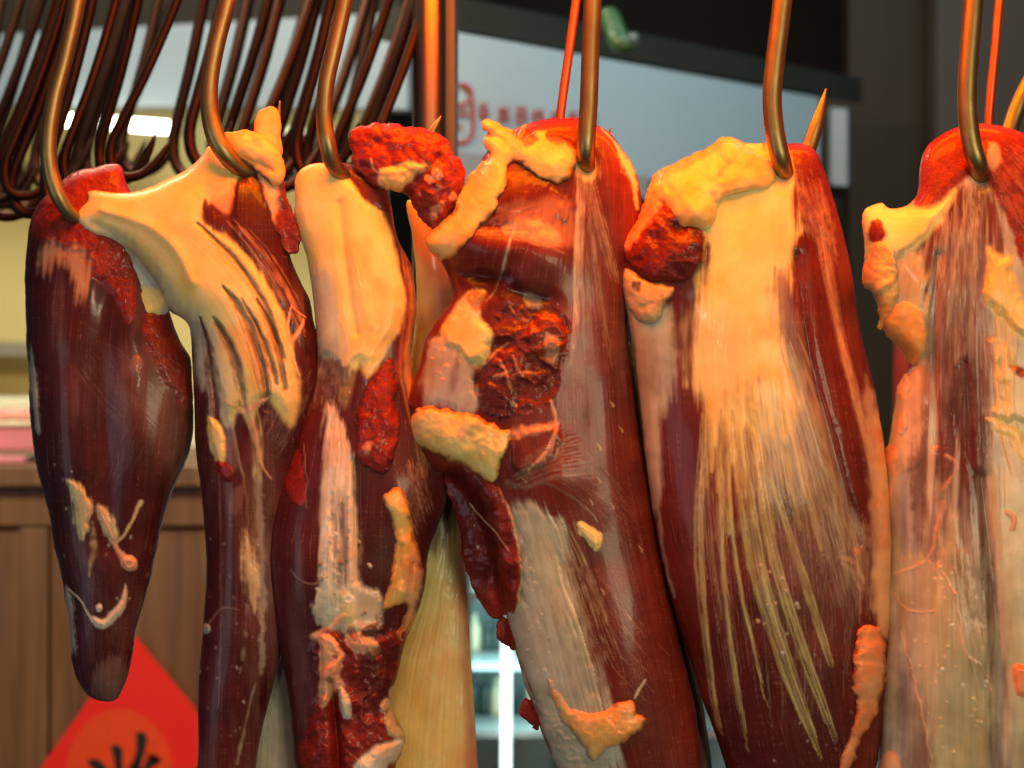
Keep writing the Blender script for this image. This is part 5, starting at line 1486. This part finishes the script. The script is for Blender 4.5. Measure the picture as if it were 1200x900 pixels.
b6.fan([(1060, 560), (1060, 700), (1064, 980)], [(1180, 540), (1180, 720), (1170, 980)], 40, 'grey', .55, 2.0, .8, seed=74, tint=(1.05, 1.1, 1.1))
b6.fan([(1120, 600), (1130, 760), (1140, 980)], [(1220, 540), (1220, 720), (1210, 980)], 14, 'fatpink', .3, 1.8, .6, seed=75)
b6.blobs([(1060, 680), (1110, 640), (1160, 800), (1120, 900), (1070, 800)], 60, ['white', 'tendon', 'fatpink'], (1, 3), (.6, 1.8), 76, .7)
b6.line([(1180, 600, 3), (1188, 608, 4), (1186, 620, 3)], 'fatpink', 1, 3)
b6.blob([(1186, 780), (1210, 785), (1212, 810), (1192, 815)], 'fatpink', 1, 2, 2, 8, 4, 7, tint=(1.1, .8, .6))
b6.blob([(1030, 890), (1048, 880), (1056, 900), (1050, 930), (1030, 930)], 'fatpink', .9, 2, 2, 8, 3)
b6.fan([(1092, 240), (1088, 360), (1080, 520), (1080, 620)], [(1160, 240), (1158, 400), (1162, 560), (1170, 700)], 14, 'maroon', .85, 5, -.6, seed=77, tint=(1.2, 1, 1), trim=.4)
b6.groove([(1100, 300, 6), (1094, 400, 6), (1098, 520, 6)], 4).groove([(1150, 560, 7), (1164, 680, 7), (1172, 800, 7), (1168, 960, 6)], 6).hill(1110, 760, 36, 110, 6)
b6.veil("maroon", .7, 22, 150, 0.15, 0.8, fmin=0.35)
b6.veil("film", .6, 26, 200, 0.2, 0.7, fmin=0.3)
b6.veil("white", .55, 9, 140, 0.25, 0.9, fmin=0.35)
b6.hill(1149, 207, 12, 14, -9)
b6.build("body", MEAT, r6)
q = Piece([(1016, 300), (1022, 284), (1034, 282), (1044, 290), (1050, 306), (1052, 326), (1054, 345), (1048, 362), (1040, 380), (1030, 386), (1030, 366), (1024, 345), (1012, 336), (1010, 322)], 'fat', over=b6, fat=.6, inner=9, seed=77, rough_edge=1.2, base=2, lump=2.5)
q.groove([(1022, 345, 3), (1034, 336, 4), (1046, 328, 3)], -4)
q.crumple([(1014, 290), (1050, 290), (1050, 370), (1020, 350)], 5, 14)
q.blob([(1014, 300), (1030, 296), (1026, 330), (1014, 330)], "fatpink", .6, 4, 4, 9)
q.stain((1.0, 0.60, 0.30), .9).build("fat_lobe", MEAT, r6)
q = Piece([(1034, 380), (1044, 360), (1060, 352), (1076, 360), (1086, 380), (1088, 402), (1080, 424), (1070, 430), (1058, 412), (1044, 398)], 'fat', over=b6, fat=.55, inner=9, seed=78, rough_edge=1.5, base=2, lump=3)
q.stain((1.0, 0.60, 0.30), .9).build("fat_lobe", MEAT, r6)
for nme, pts in (("fat_nub", [(1052, 452), (1062, 436), (1068, 450), (1062, 470), (1052, 476)]), ("fat_nub", [(1048, 492), (1060, 480), (1064, 500), (1056, 512), (1046, 508)]), ("fat_nub", [(1038, 525), (1050, 516), (1056, 532), (1048, 548), (1038, 545)])):
    q = Piece(pts, 'fatpink', over=b6, fat=.9, seed=int(pts[0][1]), rough_edge=1.2, base=0, lump=1)
    q.build(nme, MEAT, r6)
# ================================================================ HOOKS
def metal(name, col, rough, sc=60):
    m = simple(name, col, rough, 1.0, bump=0.25, sc=sc, var=0.35)
    return m


M_brass = metal("tarnished_brass", (0.30, 0.22, 0.09), 0.42, 90)
M_iron = metal("dark_hook_steel", (0.038, 0.020, 0.016), 0.5, 90)


def hook(px_pts, mat, label, group=None, n=14, name="butcher_hook"):
    """px_pts: (photo x, photo y, z px towards the camera, half width px)"""
    W = [P(a, b, z) + (r * S,) for a, b, z, r in px_pts]
    o = tube(name, W, mat, None, n, 7)
    return tag(o, label, "hook", group)


def surf(piece, px, py):
    """height of a finished piece at a photo pixel"""
    j = min(max(int(round(py / G - piece.j0)), 0), piece.final.shape[0] - 1)
    i = min(max(int(round(px / G - piece.i0)), 0), piece.final.shape[1] - 1)
    return piece.final[j, i] + piece.depth


z = 24
hook([(118, -260, z, 10), (104, -110, z, 10), (92, -10, z, 10), (78, 60, z, 9.5), (63, 120, z, 9.5), (57, 165, z, 9.5), (59, 200, z - 2, 9.5), (70, 232, z - 6, 9.5), (88, 256, z - 22, 9), (108, 262, z - 44, 8), (128, 240, z - 66, 6), (136, 205, z - 76, 3)],
     M_brass, "tarnished brass hook holding the narrow dark cut at the far left", "brass meat hooks")
z = 34
hook([(300, -260, z, 10), (284, -110, z, 10), (269, -10, z, 10), (254, 50, z, 10), (246, 95, z, 10), (246, 130, z, 10.5), (252, 158, z, 11), (264, 180, z - 4, 11), (280, 196, z - 16, 10), (300, 200, z - 30, 9), (318, 170, z - 40, 7), (325, 140, z - 42, 4), (328, 118, z - 42, .8)],
     M_brass, "brass hook through the orange fat lobe of the tendon-covered cut", "brass meat hooks")
z = 46
hook([(440, -260, z, 9.5), (424, -110, z, 9.5), (406, -10, z, 9.5), (393, 50, z, 9.5), (383, 95, z, 9.5), (380, 135, z, 9.5), (384, 170, z, 10), (393, 196, z - 14, 9.5), (420, 215, z - 44, 9), (460, 205, z - 74, 8), (496, 170, z - 84, 7), (510, 148, z - 84, 4), (517, 136, z - 84, .8)],
     M_brass, "brass hook whose orange tip shows behind the round raw red cap", "brass meat hooks")
z = 66
hook([(706, -260, z, 10.5), (700, -110, z, 10.5), (695, -10, z, 10.5), (692, 60, z, 10.5), (690, 120, z, 10.5), (687, 165, z, 10.5), (687, 186, z - 8, 10), (692, 202, z - 30, 9), (712, 208, z - 62, 8), (726, 190, z - 96, 6), (716, 160, z - 110, 2), (715, 150, z - 110, .8)],
     M_brass, "straight brass hook entering the orange fat crest of the wide torn cut", "brass meat hooks")
z = 74
hook([(936, -260, z, 11), (926, -110, z, 11), (918, -10, z, 11), (911, 50, z, 11), (906, 95, z, 11), (905, 125, z, 11), (909, 160, z, 11), (915, 186, z - 4, 11), (921, 204, z - 22, 10), (932, 216, z - 50, 10), (942, 205, z - 90, 10), (946, 180, z - 104, 9.5), (956, 148, z - 106, 8.5), (963, 124, z - 106, 5), (968, 104, z - 106, .8)],
     M_brass, "brass hook with a sharp orange point standing behind the fat-streaked teardrop cut", "brass meat hooks")
z = 72
hook([(1158, -260, z, 11), (1148, -110, z, 11), (1142, -10, z, 11), (1137, 50, z, 11), (1134, 95, z, 11), (1134, 130, z, 11), (1138, 165, z, 11), (1145, 190, z - 4, 11), (1152, 207, z - 24, 10), (1164, 216, z - 60, 10), (1174, 195, z - 90, 10), (1184, 150, z - 100, 10), (1198, 110, z - 102, 9), (1212, 70, z - 102, 1)],
     M_brass, "brass hook holding the rightmost membrane-covered cut", "brass meat hooks")
M_red_rod = metal("red_lit_rod", (0.60, 0.15, 0.06), 0.45, 90)  # the red lamp's light is put into the metal colour
hook([(700, -260, -60, 5.5), (690, -110, -60, 5.5), (676, -5, -60, 5.5), (667, 60, -60, 5.5), (660, 110, -60, 5.5), (656, 150, -60, 5.5), (656, 230, -58, 5.5), (664, 262, -50, 5.5), (680, 250, -44, 4)], M_red_rod, "thin steel hook shaft dropping behind the crest of the wide torn cut", "thin hook shafts")
hook([(1200, -260, -60, 5.5), (1186, -110, -60, 5.5), (1172, -5, -60, 5.5), (1166, 60, -60, 5.5), (1161, 110, -60, 5.5), (1159, 150, -60, 5.5), (1160, 230, -58, 5.5), (1168, 262, -50, 5.5), (1184, 250, -44, 4)], M_red_rod, "thin steel hook shaft dropping behind the bright red crest at the right edge", "thin hook shafts")

# empty hooks bunched on the rail behind, each a copy of the first with its own place and tilt
ORD = ["first", "second", "third", "fourth", "fifth", "sixth", "seventh", "eighth", "ninth", "tenth", "eleventh", "twelfth", "thirteenth", "fourteenth", "fifteenth", "sixteenth", "seventeenth", "eighteenth", "nineteenth", "twentieth",
       "twenty-first", "twenty-second", "twenty-third", "twenty-fourth"]


def rack_hook_profile():
    """in px about the lowest point of the bend: long shaft, bend, point"""
    return [(62, -480, 0, 6.3), (52, -330, 0, 6.3), (38, -220, 0, 6.3), (20, -130, 0, 6.3), (4, -70, 0, 6.3), (-4, -36, 0, 6.3), (0, -10, 0, 6.3), (14, 3, -3, 6.6), (36, -2, -6, 6.2), (52, -20, -8, 5.4), (62, -42, -9, 3.6), (66, -54, -9, .7)]


proto = None
rr = random.Random(77)
left = [(-70, 232), (-55, 240), (-42, 246), (-28, 226), (-18, 238), (-14, 250), (-2, 236), (6, 222), (14, 244), (24, 230), (32, 240), (42, 215), (54, 238), (66, 226), (76, 214), (84, 222), (94, 206), (104, 214), (118, 206), (128, 202), (138, 192), (145, 200)]
right = [(226, 196), (206, 204), (252, 210), (266, 204), (284, 206), (298, 212), (312, 200), (326, 208), (338, 214), (350, 202), (362, 208), (376, 212), (392, 206), (404, 212), (418, 204), (430, 212), (440, 204)]
left.sort()
right.sort()


def place(px, py, dep, tilt, sc, label, group):
    global proto
    if proto is None:
        W = [(a * S, 0.0 - zz * S, -b * S, r * S) for a, b, zz, r in rack_hook_profile()]
        proto = tube("empty_hook", W, M_iron, None, 12, 5)
        o = proto
    else:
        o = proto.copy()
        scene.collection.objects.link(o)
    o.location = PW(px, py, dep)
    k = (D + dep) / D * sc
    o.scale = (k, k, k)
    o.rotation_euler = (0, math.radians(tilt), rr.uniform(-0.5, 0.3))
    tag(o, label, "hook", group)
    return o


for i, (a, b) in enumerate(left):
    place(a, b + rr.uniform(-3, 3), rr.uniform(.16, .60), rr.uniform(2, 13), rr.uniform(.9, 1.05), "dark empty hook, %s from the left in the bunch behind the dark narrow cut" % ORD[i], "empty hooks bunched at the left")
for i, (a, b) in enumerate(right):
    place(a, b + rr.uniform(-3, 3), rr.uniform(.20, .60), rr.uniform(0, 8), rr.uniform(.95, 1.15), "dark empty hook, %s from the left in the bunch above the two middle-left cuts" % ORD[i], "empty hooks bunched left of the steel post")
